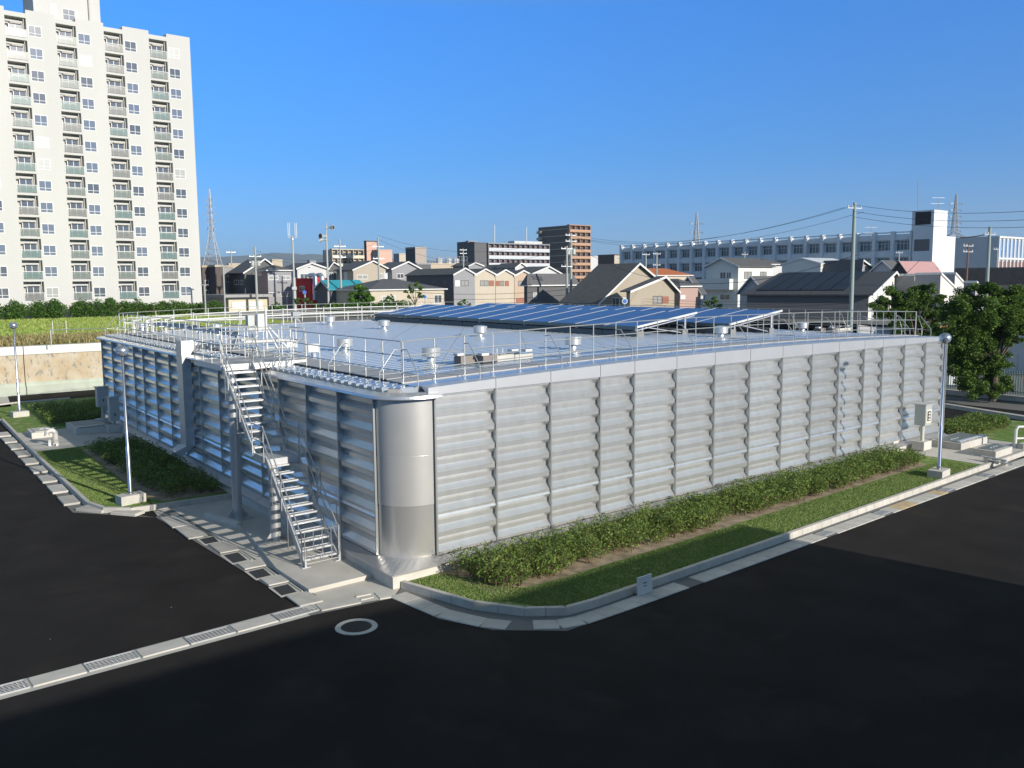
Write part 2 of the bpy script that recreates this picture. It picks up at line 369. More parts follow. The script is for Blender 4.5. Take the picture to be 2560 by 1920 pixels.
for k in range(-1, 6):
    u0 = -9.05+1.07*k; a = (u0+.02, -.27); b = (u0+1.05, -.27)
    if k % 2 == 0:
        cover('p', a, b, .005, ['','concrete cover at the left end of the cross drain, between the first two grates','concrete cover of the cross drain between the second and third grate','concrete cover of the cross drain between the third and fourth grate'][min(3, max(0, k//2+1))] if 0 <= k <= 5 else ('plain concrete cover where the cross drain meets the staircase paving' if k > 5 else 'concrete cover of the cross drain beyond the left edge'), 'concrete covers of the cross drain', .5, .03)
    else:
        o = gr0 if not used else dup(gr0, (0,0,0)); used = True
        orient(o, a, b, .008); o['label'] = gl[min(gi,3)] if k >= 0 else 'steel grate of the cross drain beyond the left edge'; o['group'] = 'steel grates of the cross drain'; gi += (k >= 0)
cover('p', (-2.6,-.36), (-1.55,-.52), .01, 'concrete cover right of the last steel grate', None, .5, .03)
cover('p', (-1.05,-.62), (-.72,-.7), .01, 'small concrete cover between the two openings by the kerb end', None, .5, .03)
m = MB(); m.cur = 0; m.hexa([B(-1.5,-.8,.01),B(-1.1,-.86,.01),B(-1.1,-.35,.01),B(-1.5,-.28,.01),B(-1.5,-.8,.013),B(-1.1,-.86,.013),B(-1.1,-.35,.013),B(-1.5,-.28,.013)])  # thin dark plate paints the shade inside the pit
m.cur = 1; m.bar(B(-1.5,-.32,.03), B(-1.1,-.38,.03), .05, .04); m.bar(B(-1.5,-.6,.03), B(-1.15,-.64,.03), .03, .03)
tag(m.build('gutter_opening', [darkm, conc2]), 'small open gutter pit with a dark inside, just left of the kerb end', 'gutter')
# right gutter slabs
grate2 = grate_proto(.62, .34); used2 = False
def along(P, s):
    for a, b in zip(P, P[1:]):
        L = math.dist(a, b)
        if s <= L: t = s/L; return (a[0]+(b[0]-a[0])*t, a[1]+(b[1]-a[1])*t)
        s -= L
    return P[-1]
MID = [((a[0]*.5+b[0]*.5)+.0, (a[1]*.5+b[1]*.5)-.05) for a, b in zip(GR, [(-.35,-.62),(-.0,-2.6),(.55,-3.95),(2.0,-4.88),(3.1,-4.92),(10,-4.84),(20,-4.62),(28.5,-4.42),(37,-4.3)])]
tot = sum(math.dist(a, b) for a, b in zip(MID, MID[1:])); n = int(tot/.62)
pits = {12: 0, 16: 1}; ochre = M('rust_stained_concrete', (.5,.38,.22), .85, noise=.2, scale=3)
gi2 = 0
for i in range(n):
    a = along(MID, i*tot/n); b = along(MID, (i+1)*tot/n); u = a[0]
    isg = any(abs(u-x) < .31 for x in (12.9, 16.7, 21.4, 25.3))
    isp = any(abs(u-x) < .31 for x in (.55, 6.1)) and u < 7
    if isg:
        o = grate2 if not used2 else dup(grate2, (0,0,0)); used2 = True
        orient(o, a, b, .012); o['label'] = ['small steel grate in the right gutter nearest the shadow edge','second small steel grate along the right gutter','third small steel grate along the right gutter, by the rust stained slabs','small steel grate in the right gutter beside the far lamp post'][min(gi2,3)]; o['group'] = 'small grates in the right gutter'; gi2 += 1
    elif isp: continue
    else:
        o = cover('r', a, b, .008, 'grey concrete slab in the gutter along the right lawn kerb', 'concrete slabs of the right gutter', .54, .02, round(tot/n-.012, 3))
        if any(abs(u-x) < .6 for x in (17.9, 21.0)) and u > 17:
            o.data = o.data.copy(); o.data.materials[0] = ochre; o['label'] = 'rust stained slab in the right gutter beside the third small grate'; o['group'] = 'rust stained gutter slabs'

# manhole
mc = G(891,1567,0)
t = thing('manhole_cover', mc, 'round manhole in the asphalt with a white painted concrete ring', 'manhole')
m = MB(); n = 40
vs = []
for r, z in ((.5,.0),(.49,.012),(.37,.012),(.365,.0)): vs += [mc+Vector((r*math.cos(2*math.pi*k/n), r*math.sin(2*math.pi*k/n), z)) for k in range(n)]
m.add(vs, [(i*n+k, i*n+(k+1)%n, (i+1)*n+(k+1)%n, (i+1)*n+k) for i in range(3) for k in range(n)]); m.build('ring', M('ring_concrete', (.55,.53,.48), .8, noise=.08, scale=5), t)
m = MB(); m.rev(mc, [(.36,0),(.36,.008),(0.001,.008)], 40)
for i in range(-5, 6):
    for j in range(-5, 6):
        if i*i+j*j < 27: m.cb(mc+Vector((i*.06, j*.06, .008)), .03, .03, .005, .8)
m.build('lid', M('cast_iron', (.035,.035,.037), .6, .3), t)

# ============================================================ METAL CLAD BUILDING
ZB, ZT = .55, 5.05
RU = [1.16,3.29,5.42,7.55,9.15,11.28,13.4,15.53,17.65,19.75,21.8,23.87,25.47,27.5,29.57,31.55]
LV = [.95,3.25,5.53,7.8,9.7,11.95,14.15,16.6,18.9,21.2,23.6,26,27.9,30.4,32.9,35.6]
bld = thing('utility_building', B(0,0,0), 'low wide building clad in corrugated aluminium with solar panels on its flat roof', 'building')
def zr(u): return 5.22+.29*(1-((u-15.8)/15.8)**2)
def prof():
    P = []; N = 8; p = (ZT-ZB)/N
    for k in range(N):
        z0 = ZB+k*p; off = .035 if k < 2 else 0
        for t, w in ((0,.14),(.1,.14),(.115,.155),(.135,.155),(.15,.135),(.41,.008),(.43,0),(.65,0),(.67,.008),(.87,.132),(.89,.14)): P.append((z0+t*p, w+off))
    P.append((ZT, .14)); return P
PR = prof()
def right(u, w, z): return B(u, -w, z)
def left(v, w, z): return B(-w, v, z)
def panel(fr, a, b):
    m = MB(); n = len(PR)
    m.add([fr(a, w, z) for z, w in PR]+[fr(b, w, z) for z, w in PR], [(i, n+i, n+i+1, i+1) if fr is right else (i, i+1, n+i+1, n+i) for i in range(n-1)])
    return m
for a, b in zip(RU, RU[1:]): panel(right, a+.015, b-.015).build('wall_panel', alu, bld)
for a, b in zip(LV, LV[1:]): panel(left, a+.015, b-.015).build('wall_panel', alu, bld)
for fr, L in ((right, RU), (left, LV)):
    for x in L:
        m = MB(); m.fb(fr, x-.012, x+.012, -.05, .19, ZB, ZT-.002); m.fb(fr, x-.025, x+.025, .19, .2, ZB, ZT-.004)
        m.build('rib', alu_dk, bld)
# corner drum in three rings
def arc(t, out=0.):           # t 0..1 from right wall tangent to left wall tangent
    a = t*math.pi/2; r = 1.02+out; cx = 1.14; cy = .93
    return (cx-(cx+out)*math.sin(a), cy-(cy+out)*math.cos(a))
m = MB(); NA = 28
rings = [(ZB,.10),(2.0,.10),(2.0,.108),(3.38,.108),(3.38,.1),(3.4,.1),(3.4,.112),(ZT+.05,.112)]
vs = []
for z, w in rings:
    for k in range(NA+1): vs.append(B(*arc(k/NA, w), z))
m.add(vs, [(i*(NA+1)+k+1, i*(NA+1)+k, (i+1)*(NA+1)+k, (i+1)*(NA+1)+k+1) for i in range(len(rings)-1) for k in range(NA)])
m.m = [1 if i < NA else 0 for i in range(len(m.f))]
m.build('corner_drum', [steel, M('drum_ring_polished', (.74,.73,.7), .24, .72)], bld, smooth=True)
# path of the left eave: from right-wall tangent round the drum along left wall
def eave(out): return [(1.3,-out)]+[arc(k/20, out) for k in range(21)]+[(-out, v) for v in (3,6,9,12,15,18,21,24,27,30,33,35.9)]
def sweep(m, secs):           # list of (out, z)
    L = [[B(u, v, z) for u, v in eave(o)] for o, z in secs]; n = len(L[0]); vs = sum(L, [])
    m.add(vs, [(i*n+k, i*n+k+1, (i+1)*n+k+1, (i+1)*n+k) for i in range(len(L)-1) for k in range(n-1)])
    m.add([l[0] for l in L], [tuple(range(len(L)))]); m.add([l[-1] for l in L], [tuple(range(len(L)))[::-1]])
m = MB(); sweep(m, [(.0,5.12),(.1,5.12),(.36,5.05),(.38,4.98),(.36,4.96),(.34,5.0),(.0,5.02)]); m.build('eave_trim', trimm, bld)
m = MB()
vs = []
for k in range(NA+1): vs.append(B(*arc(k/NA, -.02), 5.1))
m.add(vs+[B(2,2,5.1)], [(k, k+1, NA+1) for k in range(NA)]); m.build('eave_deck', M('eave_board', (.42,.33,.26), .7), bld)
# base flashing
def basep(out): return [(31.6,-out)]+[(u,-out) for u in (26,20,14,8,3,1.4)]+[arc(k/12, out) for k in range(13)]+[(-out, v) for v in (3,6,9,12,15,18,21,24,27,30,33,35.7)]
def sweep2(m, secs):
    L = [[B(*(p if not sq else p), z) for p in basep(o)] for o, z, sq in secs]; n = len(L[0]); vs = sum(L, [])
    m.add(vs, [(i*n+k, i*n+k+1, (i+1)*n+k+1, (i+1)*n+k) for i in range(len(L)-1) for k in range(n-1)])
# square-cornered skirt with a mitre
m = MB()
def ring(out): return [B(31.6,-out,0), B(-out,-out,0), B(-out,35.7,0)]
inn = [B(u, v, .55) for u, v in basep(.1)]; n = len(inn)
def skirt_out(i):
    u, v = basep(.1)[i]
    return None
outer = []
for u, v in basep(.1):
    if u > 1.2: outer.append((u, -.5))
    elif v > 1.0: outer.append((-.5, v))
    else:
        t = basep(.1).index((u, v)); 
        k = (t-7)/12.0
        outer.append((1.2-(1.7)*min(1, k*2), -.5) if k <= .5 else (-.5, -.5+1.5*min(1, (k-.5)*2)))
outp = [B(a, b, .40) for a, b in outer]; outl = [B(a, b, .36) for a, b in outer]
m.add(inn+outp+outl, [(i, i+1, n+i+1, n+i) for i in range(n-1)]+[(n+i, n+i+1, 2*n+i+1, 2*n+i) for i in range(n-1)])
m.build('base_flashing', M('flashing_metal', (.56,.54,.53), .4, .75, noise=.05, scale=1), bld)
m = MB(); 
for x in RU[1:]: m.bar(B(x,-.14,.552), B(x+.02,-.5,.404), .02, .008)
for x in LV[1:]: m.bar(B(-.14,x,.552), B(-.5,x+.02,.404), .02, .008)
m.bar(B(.28,.22,.53), B(-.5,-.5,.404), .02, .01)
m.build('flashing_seams', alu_dk, bld)
m = MB(); m.add([B(31.6,-.46,.0),B(-.46,-.46,.0),B(-.46,35.7,.0),B(31.6,-.46,.375),B(-.46,-.46,.375),B(-.46,35.7,.375)], [(0,1,4,3),(1,2,5,4)])
m.build('plinth', conc2, bld)
# hidden far sides
m = MB()
m.add([B(31.58,-.1,.0),B(31.58,35.65,0),B(0,35.65,0),B(31.58,-.1,5.15),B(31.58,35.65,5.15),B(0,35.65,5.15)], [(0,1,4,3),(1,2,5,4)])
m.add([B(31.6,-.3,.4),B(31.6,-.3,5.2),B(31.6,.1,5.2),B(31.6,.1,.4)], [(0,1,2,3)])
m.build('rear_wall', alu, bld)
# fascia of the right wall
us = sorted(set(RU+list(np.linspace(1.16, 31.6, 31)))); segs = list(zip(RU, RU[1:]))
for a, b in segs:
    m = MB(); xs = np.linspace(a+.01, b-.01, 4) if a > 1.2 else np.linspace(.95, b-.01, 4)
    for x0, x1 in zip(xs, xs[1:]):
        m.hexa([B(x0,-.19,ZT-.01),B(x1,-.19,ZT-.01),B(x1,-.16,ZT-.01),B(x0,-.16,ZT-.01),B(x0,-.19,zr(x0)-.01),B(x1,-.19,zr(x1)-.01),B(x1,.2,zr(x1)+.015),B(x0,.2,zr(x0)+.015)])
    m.build('fascia', fasc, bld)
for x in RU[1:-1]: m = MB(); m.bar(B(x,-.195,ZT), B(x,-.195,zr(x)+.01), .02, .01, up=Vector((1,0,0))); m.build('fascia_joint', alu_dk, bld)
# corrugated roof
def ustart(v):
    if v >= .93: return -.02
    s = 1-(v)/.93 if v > 0 else 1
    s = min(1, max(0, s)); c = math.sqrt(max(0, 1-s*s)); return 1.14-(1.14+.0)*c
pts = []; v = .1
for k in range(71):
    for dv, h in ((0,-.15),(.1,-.15),(.17,0),(.43,0)): pts.append((.12+k*.5+dv, h))
pts.append((.12+71*.5, -.15)); NU = 16
m = MB(); vs = []
for v, h in pts:
    s = ustart(v)
    for i in range(NU+1):
        u = s+(31.6-s)*i/NU; vs.append(B(u, v, zr(u)+h))
n1 = NU+1
m.add(vs, [(j*n1+i, j*n1+i+1, (j+1)*n1+i+1, (j+1)*n1+i) for j in range(len(pts)-1) for i in range(NU)])
roofmesh = m
m = MB()
for (v0, h0), (v1, h1) in zip(pts, pts[1:]):
    m.quad(B(ustart(v0), v0, 5.07), B(ustart(v1), v1, 5.07), B(ustart(v1), v1, zr(0)+h1), B(ustart(v0), v0, zr(0)+h0))
m.build('sheet_end_closure', M('closure_metal', (.5,.47,.43), .6, .3), bld)
m = roofmesh; m.cur = 1
for k in range(0, 71):
    for j in range(8):
        u = 1.4+(k*.37)%3.9+j*3.9
        if u < 31 and k > 3: m.cb(B(u, .12+k*.5+.3, zr(u)), .09, .03, .02, AG)
m.build('corrugated_roof', [roofm, M('bolt_metal', (.16,.2,.26), .5, .5)], bld)
# square straps near the left eave
for k in range(1, 70):
    for u, w in ((.28,.05),(.52,.05)):
        if u > ustart(.12+k*.5)+.1 and not (17 < k < 23) and k < 46: m = MB(); m.cb(B(u, .12+k*.5+.02, zr(u)-.15), .05, .16, .16, AG); m.build('sheet_bracket', galv, bld)
# walkway strips
def strip_box(m, u0, u1, v0, v1, dz, n=12, th=.03):
    xs = np.linspace(u0, u1, n+1)
    for a, b in zip(xs, xs[1:]):
        m.hexa([B(a,v0,zr(a)+dz),B(b,v0,zr(b)+dz),B(b,v1,zr(b)+dz),B(a,v1,zr(a)+dz)]+[B(a,v0,zr(a)+dz+th),B(b,v0,zr(b)+dz+th),B(b,v1,zr(b)+dz+th),B(a,v1,zr(a)+dz+th)])
m = MB()
for v0, v1 in ((1.06,1.36),(1.37,1.67),(1.68,1.98)): strip_box(m, .85, 31.3, v0, v1, .006)
strip_box(m, .85, 31.3, 33.9, 35.2, .006)
xs = np.arange(1.99, 33.9, 2.5)
for a in xs: m.hexa([B(.85,a,zr(.85)+.035),B(1.9,a,zr(1.9)+.035),B(1.9,min(33.9,a+2.49),zr(1.9)+.035),B(.85,min(33.9,a+2.49),zr(.85)+.035)]+[B(.85,a,zr(.85)+.06),B(1.9,a,zr(1.9)+.06),B(1.9,min(33.9,a+2.49),zr(1.9)+.06),B(.85,min(33.9,a+2.49),zr(.85)+.06)])
m.build('roof_walkway', walk, bld)
m = MB()
for (v0, v1) in ((.25,1.05),): strip_box(m, .8, 31.4, v0, v1, .002, th=.006)
m.build('edge_sheet', roofm, bld)

# ---- square duct on the left wall
d = thing('downpipe_duct', B(-.4,17.8,0), 'big square sheet metal duct running down the shaded wall beside the staircase', 'duct')
m = MB(); fr = left
w0, w1 = .17, .55; a, b = 17.75, 18.55
m.fb(left, a, b, w0, w1, 1.2, 5.1)
m.hexa([left(a,.2,5.1),left(b,.2,5.1),left(b,w1,5.1),left(a,w1,5.1),left(a,-.25,5.72),left(b,-.25,5.72),left(b,w1,5.72),left(a,w1,5.72)])
m.hexa([left(a,w0+.01,1.2),left(b,w0+.01,1.2),left(b,w1,1.2),left(a,w1,1.2)][::1]+[left(a,w1+.25,.75),left(b,w1+.25,.75),left(b,w1+.5,1.0),left(a,w1+.5,1.0)][::1])
m.build('duct_body', M('duct_metal', (.55,.56,.57), .45, .6), d)
m = MB()
for z in (2.1,3.3,4.5): m.fb(left, a-.02, b+.02, w0, w1+.02, z, z+.04)
m.build('flange', galv, d)
# ============================================================ ROOF RAILINGS
RR = .0175
def railing(name, pts, zf, label, outdir, first_brace=2, base0=0., spacing=1.06, h=(1.17,.76,.34)):
    """pts: yard polyline of 2 points, outdir yard vector for braces"""
    (u0, v0), (u1, v1) = pts; L = math.dist(*pts); n = max(1, round(L/spacing))
    t = thing(name, B(u0, v0, zf(u0)), label, 'railing', 'railings round the flat roof')
    P = [(u0+(u1-u0)*i/n, v0+(v1-v0)*i/n) for i in range(n+1)]
    for hh in h:
        m = MB(); m.tube([B(u, v, zf(u)+hh) for u, v in P], RR, 6); m.build('rail', rail_m, t, smooth=True)
    for i, (u, v) in enumerate(P):
        m = MB(); m.tube([B(u, v, zf(u)), B(u, v, zf(u)+h[0])], RR, 6); m.build('post', rail_m, t, smooth=True)
        if (i-first_brace) % 3 == 0 or i in (0, n):
            ou, ov = outdir; z = zf(u)
            m = MB(); m.tube([B(u, v, z+.95), B(u+ou*.25, v+ov*.25, z+.95), B(u+ou*.8, v+ov*.8, z+.34), B(u+ou*.8, v+ov*.8, z-.02)], RR, 6)
            m.tube([B(u, v, z+.3), B(u+ou*.8, v+ov*.8, z+.3)], RR*.8, 5); m.build('brace', rail_m, t, smooth=True)
    return t
zf = lambda u: zr(u)+.03
railing('roof_railing', [(.82,.95),(30.7,.95)], zf, 'long tubular steel railing along the sunlit right edge of the flat roof', (0,-1))
railing('roof_railing', [(.8,1.0),(.8,8.75)], zf, 'short steel railing between the roof corner and the staircase platform', (-.9,0), 3)
railing('roof_railing', [(.8,12.3),(.8,35.1)], zf, 'steel railing along the shaded left roof edge behind the staircase platform', (-.9,0), 2)
railing('roof_railing', [(.8,35.15),(30.7,35.15)], zf, 'steel railing along the far edge of the flat roof', (0,.8), 1)
railing('roof_railing', [(30.75,.95),(30.75,35.1)], zf, 'steel railing at the far right end of the flat roof behind the solar panels', (.8,0), 1)

# ============================================================ ROOF EQUIPMENT
def roofpt(px, py):
    z = 5.4
    for _ in range(6):
        P = G(px, py, z); u, v = uvof(P); z = zr(min(31, max(0, u)))
    return P
def vent(P, rz=0):
    t = thing('roof_vent', P, '', 'vent', 'round roof vents')
    m = MB(); m.rev(P, [(.15,-.05),(.15,.16),(.14,.18)], 16); m.build('collar', steel, t, smooth=True)
    m = MB(); m.rev(P, [(.14,.14),(.3,.16),(.325,.18),(.325,.46),(.31,.48),(.12,.51),(.02,.515)], 28); m.build('cap', steel, t, smooth=True)
    m = MB(); m.cb(P+CX*.33+Vector((0,0,.4)), .05, .05, .06); m.build('latch', galv, t); return t
VP = [(1077,903,'nearest round steel vent, just behind the roof corner railing'),(862,876,'round steel vent between the white roof boxes and the nearest vent'),(1432,872,'round steel vent in front of the blue solar panels'),(1200,840,'round steel vent in the middle of the roof left of the solar panels'),(960,822,'round steel vent near the left end of the solar panels'),(825,811,'farthest small round steel vent near the far railing'),(541,832,'round steel vent behind the staircase platform railing'),(356,826,'round steel vent among the pipes at the far left roof corner'),(1802,842,'round steel vent beside the right end of the second solar row'),(2005,828,'farthest round steel vent at the right end of the roof')]
v0_ = None
for x, y, l in VP:
    P = roofpt(x, y)
    if v0_ is None: v0_ = vent(P); v0_['label'] = l
    else: dup(v0_, P, label=l)
# small white boxes on stubs
b0 = None
for x, y, l in ((785,893,'small white box on a short stub in front of the second nearest vent'),(731,880,'small white box on a stub just right of the platform railing')):
    P = roofpt(x, y)
    if b0 is None:
        b0 = thing('junction_box', P, l, 'box', 'white boxes on the roof')
        m = MB(); m.rev(P, [(.1,0),(.1,.2)], 12); m.build('stub', galv, b0)
        m = MB(); m.cb(P+Vector((0,0,.2)), .42, .3, .32, AG*.4); m.build('housing', white, b0)
    else: dup(b0, P, label=l)
# low hatches
for (x, y, s, l) in ((1205,905,1.,'low grey roof hatch with white blocks behind the front railing'),(2070,830,.9,'low grey roof hatch at the far right end of the roof')):
    P = roofpt(x, y); u, v = uvof(P); z = zr(u)
    t = thing('roof_hatch', P, l, 'hatch', 'low hatches on the roof'); fr = lambda a, b, c: B(u+a*s, v+b*s, z+c*s)
    m = MB(); m.fb(fr, .3,2.0,-.35,-.28,0,.2); m.fb(fr, -.9,2.0,.35,.42,0,.2); m.fb(fr, .3,2.0,-.28,.35,.1,.13); m.build('kerb_frame', conc2, t)
    m = MB(); m.fb(fr, -.95,-.25,-.1,.3,0,.26); m.fb(fr, -.3,.3,-.5,-.05,0,.26); m.build('grey_cover', M('taupe_sheet', (.22,.19,.17), .7), t)
    m = MB()
    for a, b in ((-.9,.12),(-.25,-.4),(1.5,.2),(1.9,-.1)): m.fb(fr, a-.12, a+.18, b-.12, b+.14, .262, .34)
    m.build('white_block', white, t)
    m = MB()
    for a in (.6,.8,1.05): m.tube([fr(a,.2,.1), fr(a,.2,.4)], .02, 5)
    m.build('stub_pipe', white, t)
# instrument stand near the platform
P = roofpt(668, 872); t = thing('instrument_stand', P, 'white instrument post with a grey box and slanted legs on the roof behind the platform', 'instrument')
m = MB(); K = lambda a, b, c: B(*uvof(P))+uu*a+vv*b+Vector((0,0,zr(uvof(P)[0])+c))
m.tube([K(0,0,0), K(0,0,1.75)], .045, 8); m.tube([K(.35,-.3,.02), K(0,0,.95)], .035, 6); m.tube([K(.75,-.5,.02), K(.1,0,.95)], .045, 6); m.tube([K(0,0,.04),K(.75,-.5,.04)], .03, 6)
m.tube([K(1.4,.1,0), K(1.4,.1,1.5)], .03, 6); m.build('stand', white, t)
m = MB(); m.fb(K, -.35,.0,.05,.3,.75,1.5); m.build('cabinet', white, t)
m = MB(); m.fb(K, -.7,-.36,.3,.6,.8,1.45); m.build('grey_panel', grey_s, t)
m = MB(); m.fb(K, 1.25,1.6,0,.2,1.35,1.55); m.tube([K(1.4,.1,1.3),K(1.6,.1,1.1)], .06, 6); m.build('camera', M('cctv_grey', (.3,.32,.33), .5), t)
P2 = roofpt(600, 868); u, v = uvof(P2); Q = lambda a, b, c: B(u+a, v+b, zr(u)+c)
t = thing('roof_pipe', P2, 'white lagged pipe with a bent end lying on the roof behind the platform railing', 'pipe')
m = MB(); m.tube([Q(-.2,.3,.0), Q(-.2,.3,.25), Q(.0,.2,.32), Q(.7,0,.28)], .07, 8); m.build('pipe_elbow', white, t, smooth=True)
m = MB(); m.tube([Q(.3,.12,.2), Q(2.3,-.5,.22)], .07, 8); m.build('pipe_run', white, t, smooth=True)
# pipe run at the far left corner and along the far edge
t = thing('pipe_rack', B(1.4,34,zr(1)), 'thick white pipe on stands along the far edge of the roof', 'pipe')
m = MB(); m.tube([B(u, 33.4, zr(u)+.62) for u in np.linspace(3.2,22,12)], .05, 8); m.build('main_pipe', white, t, smooth=True)
m = MB(); m.tube([B(u, 33.6, zr(u)+.95) for u in np.linspace(1.6,22,12)], .035, 6); m.build('upper_pipe', white, t, smooth=True)
for u in np.arange(1.8,22.1,2.9):
    m = MB(); m.bar(B(u,33.5,zr(u)), B(u,33.5,zr(u)+1.05), .05, .05); m.build('stand', white, t)
m = MB()
for a, b in ((1.3,33.8),(1.9,33.2),(2.4,33.9),(2.9,33)):
    m.tube([B(a,b,zr(a)), B(a,b,zr(a)+.75), B(a+.5,b-.1,zr(a)+.85)], .06, 8); m.rev(B(a,b,zr(a)+.3), [(.11,0),(.11,.05)], 10); m.rev(B(a,b,zr(a)+.6), [(.11,0),(.11,.05)], 10)
m.build('valve_pipe', white, t)
# cable bundle with the loop
t = thing('cable_bundle', B(1.3,33,zr(1)), 'bundle of grey conduits running along the left roof edge and bending down in a loop', 'cables')
for k in range(7):
    z = .62+.035*k; o = .055*k
    m = MB(); path = [B(1.9+.12*o,33-.3*k,zr(1)+z-.1), B(1.75+o*.3,26,zr(1)+z), B(1.6+o*.3,20,zr(1)+z), B(1.5+o*.3,16.8-o*.4,zr(1)+z), B(1.35,16.3-o*.7,zr(1)+z-.16), B(1.1,16.2-o*.8,zr(1)+.2-.01*k), B(.75,16.6-o*.3,zr(1)+.12), B(.4,17.4,zr(1)+.1+.02*k), B(.1,17.8,zr(1)+.12+.02*k)]
    m.tube(path, .024, 5); m.build('conduit', M('conduit_grey', (.36,.37,.37), .5, .3), t, smooth=True)
m = MB()
for v in np.arange(18,33,2.2): m.bar(B(1.6,v,zr(1)), B(1.6,v,zr(1)+.95), .04, .04); m.bar(B(1.5,v,zr(1)+.6), B(2.1,v,zr(1)+.6), .04, .04)
m.build('cable_support', galv, t)

# ---- solar rows
def solar_row(u0, u1, zl, zh, v0, v1, pitch, label):
    t = thing('solar_array', B(u0, v0, zr(u0)), label, 'solar panels', 'rows of blue solar panels on the roof')
    n = round((v1-v0)/pitch); W = (v1-v0)/n; nr = 4
    Z = lambda u: zl+(zh-zl)*(u-u0)/(u1-u0)
    for k in range(n):
        a, b = v0+k*W+.035, v0+(k+1)*W-.035
        for r in range(nr):
            p, q = u0+(u1-u0)*r/nr+.012, u0+(u1-u0)*(r+1)/nr-.012
            m = MB(); m.hexa([B(p,a,Z(p)-.04),B(q,a,Z(q)-.04),B(q,b,Z(q)-.04),B(p,b,Z(p)-.04),B(p,a,Z(p)),B(q,a,Z(q)),B(q,b,Z(q)),B(p,b,Z(p))])
            m.build('solar_panel', solar, t)
    for k in range(n+1):
        v = v0+k*W; m = MB(); m.bar(B(u0-.05,v,Z(u0-.05)-.03), B(u1+.05,v,Z(u1+.05)-.03), .075 if k not in (0,n) else .09, .09, up=vv); m.build('mounting_rail', M('anodised_rail', (.7,.7,.68), .5, .4), t)
    m = MB(); m.bar(B(u0-.02,v0,zl-.09), B(u0-.02,v1,zl-.09), .12, .16); m.build('front_beam', M('dark_green_beam', (.15,.19,.19), .5, .4), t)
    for k in range(0, n+1, 2):
        v = v0+k*W+(.1 if k == 0 else 0); m = MB(); m.bar(B(u0+.5,v,zr(u0)), B(u0+.5,v,Z(u0+.5)-.08), .07, .07); m.bar(B(u1-.7,v,zr(u1)), B(u1-.7,v,Z(u1-.7)-.08), .08, .08); m.bar(B(u0+.7,v,Z(u0+.7)-.15), B(u1-.7,v,zr(u1)+.05), .04, .04, up=vv)
        m.bar(B(u0,v,Z(u0)-.2), B(u1,v,Z(u1)-.16), .05, .07, up=vv); m.build('support_leg', galv, t)
    for uu_, zz in ((u0+.3,0),(u1-.8,0)):
        m = MB(); k0 = v0
        while k0 < v1:
            k1 = min(v1+.3, k0+2.45); m.hexa([B(uu_-.2,k0,zr(uu_)-.02),B(uu_+.2,k0,zr(uu_)-.02),B(uu_+.2,k1,zr(uu_)-.02),B(uu_-.2,k1,zr(uu_)-.02)]+[B(uu_-.2,k0,zr(uu_)+.24),B(uu_+.2,k0,zr(uu_)+.24),B(uu_+.2,k1,zr(uu_)+.24),B(uu_-.2,k1,zr(uu_)+.24)]); k0 += 2.5
        m.build('ballast_beam', M('ballast_grey', (.22,.22,.21), .9), t)
    return t
solar_row(17.6, 21.9, 5.98, 6.52, 7.9, 34.0, 2.23, 'front row of tilted blue solar panels nearest the camera')
solar_row(22.6, 26.9, 5.98, 6.52, 6.3, 33.1, 2.23, 'rear row of tilted blue solar panels, reaching farther right')

# ============================================================ STAIRCASE
st = thing('external_staircase', B(-1.2,2.4,.14), 'steep two flight galvanised steel staircase with open treads climbing to the roof', 'staircase')
UL, UR = -1.72, -.68; SC = M('stair_steel', (.6,.61,.62), .45, .6, noise=.05, scale=3)
flights = [(2.42,.14,5.18,2.8,12),(6.15,2.8,8.9,5.38,12)]
LP = [(2.42,.14),(5.18,2.8),(6.15,2.8),(8.9,5.38)]
for u in (UL, UR):
    for (v0, z0), (v1, z1) in ((LP[0],LP[1]),(LP[1],LP[2]),(LP[2],LP[3])):
        m = MB(); d0 = .0; hh = .26
        m.hexa([B(u-.02,v0,z0-hh*.65),B(u+.02,v0,z0-hh*.65),B(u+.02,v1,z1-hh*.65),B(u-.02,v1,z1-hh*.65),B(u-.02,v0,z0+.1),B(u+.02,v0,z0+.1),B(u+.02,v1,z1+.1),B(u-.02,v1,z1+.1)]) if z0 != z1 else m.fb(B, u-.02,u+.02,v0,v1,z0-.2,z0+.05)
        m.build('stringer', SC, st)
for v0, z0, v1, z1, n in flights:
    dz = (z1-z0)/(n+1) if z0 < 1 else (z1-z0)/n; dv = (v1-v0)/n; cnt = n if z0 < 1 else n-1
    for k in range(1, cnt+1):
        z = z0+dz*k; v = v0+dv*(k-.75)
        m = MB(); m.fb(B, UL+.03, UR-.03, v, v+.035, z-.05, z); m.fb(B, UL+.03, UR-.03, v+.21, v+.235, z-.05, z); m.fb(B, UL+.03, UR-.03, v+.035, v+.21, z-.022, z-.008)
        m.build('tread', SC, st)
m = MB(); m.fb(B, UL+.03, UR-.03, 5.1, 6.2, 2.765, 2.8); m.fb(B, UL+.03, UR-.03, 5.08, 5.1, 2.6, 2.8); m.build('landing', SC, st)
def tilt(v):  # nosing line height
    for (v0, z0), (v1, z1) in zip(LP, LP[1:]):
        if v <= v1: return z0+(z1-z0)*max(0, (v-v0))/(v1-v0)
    return 5.38
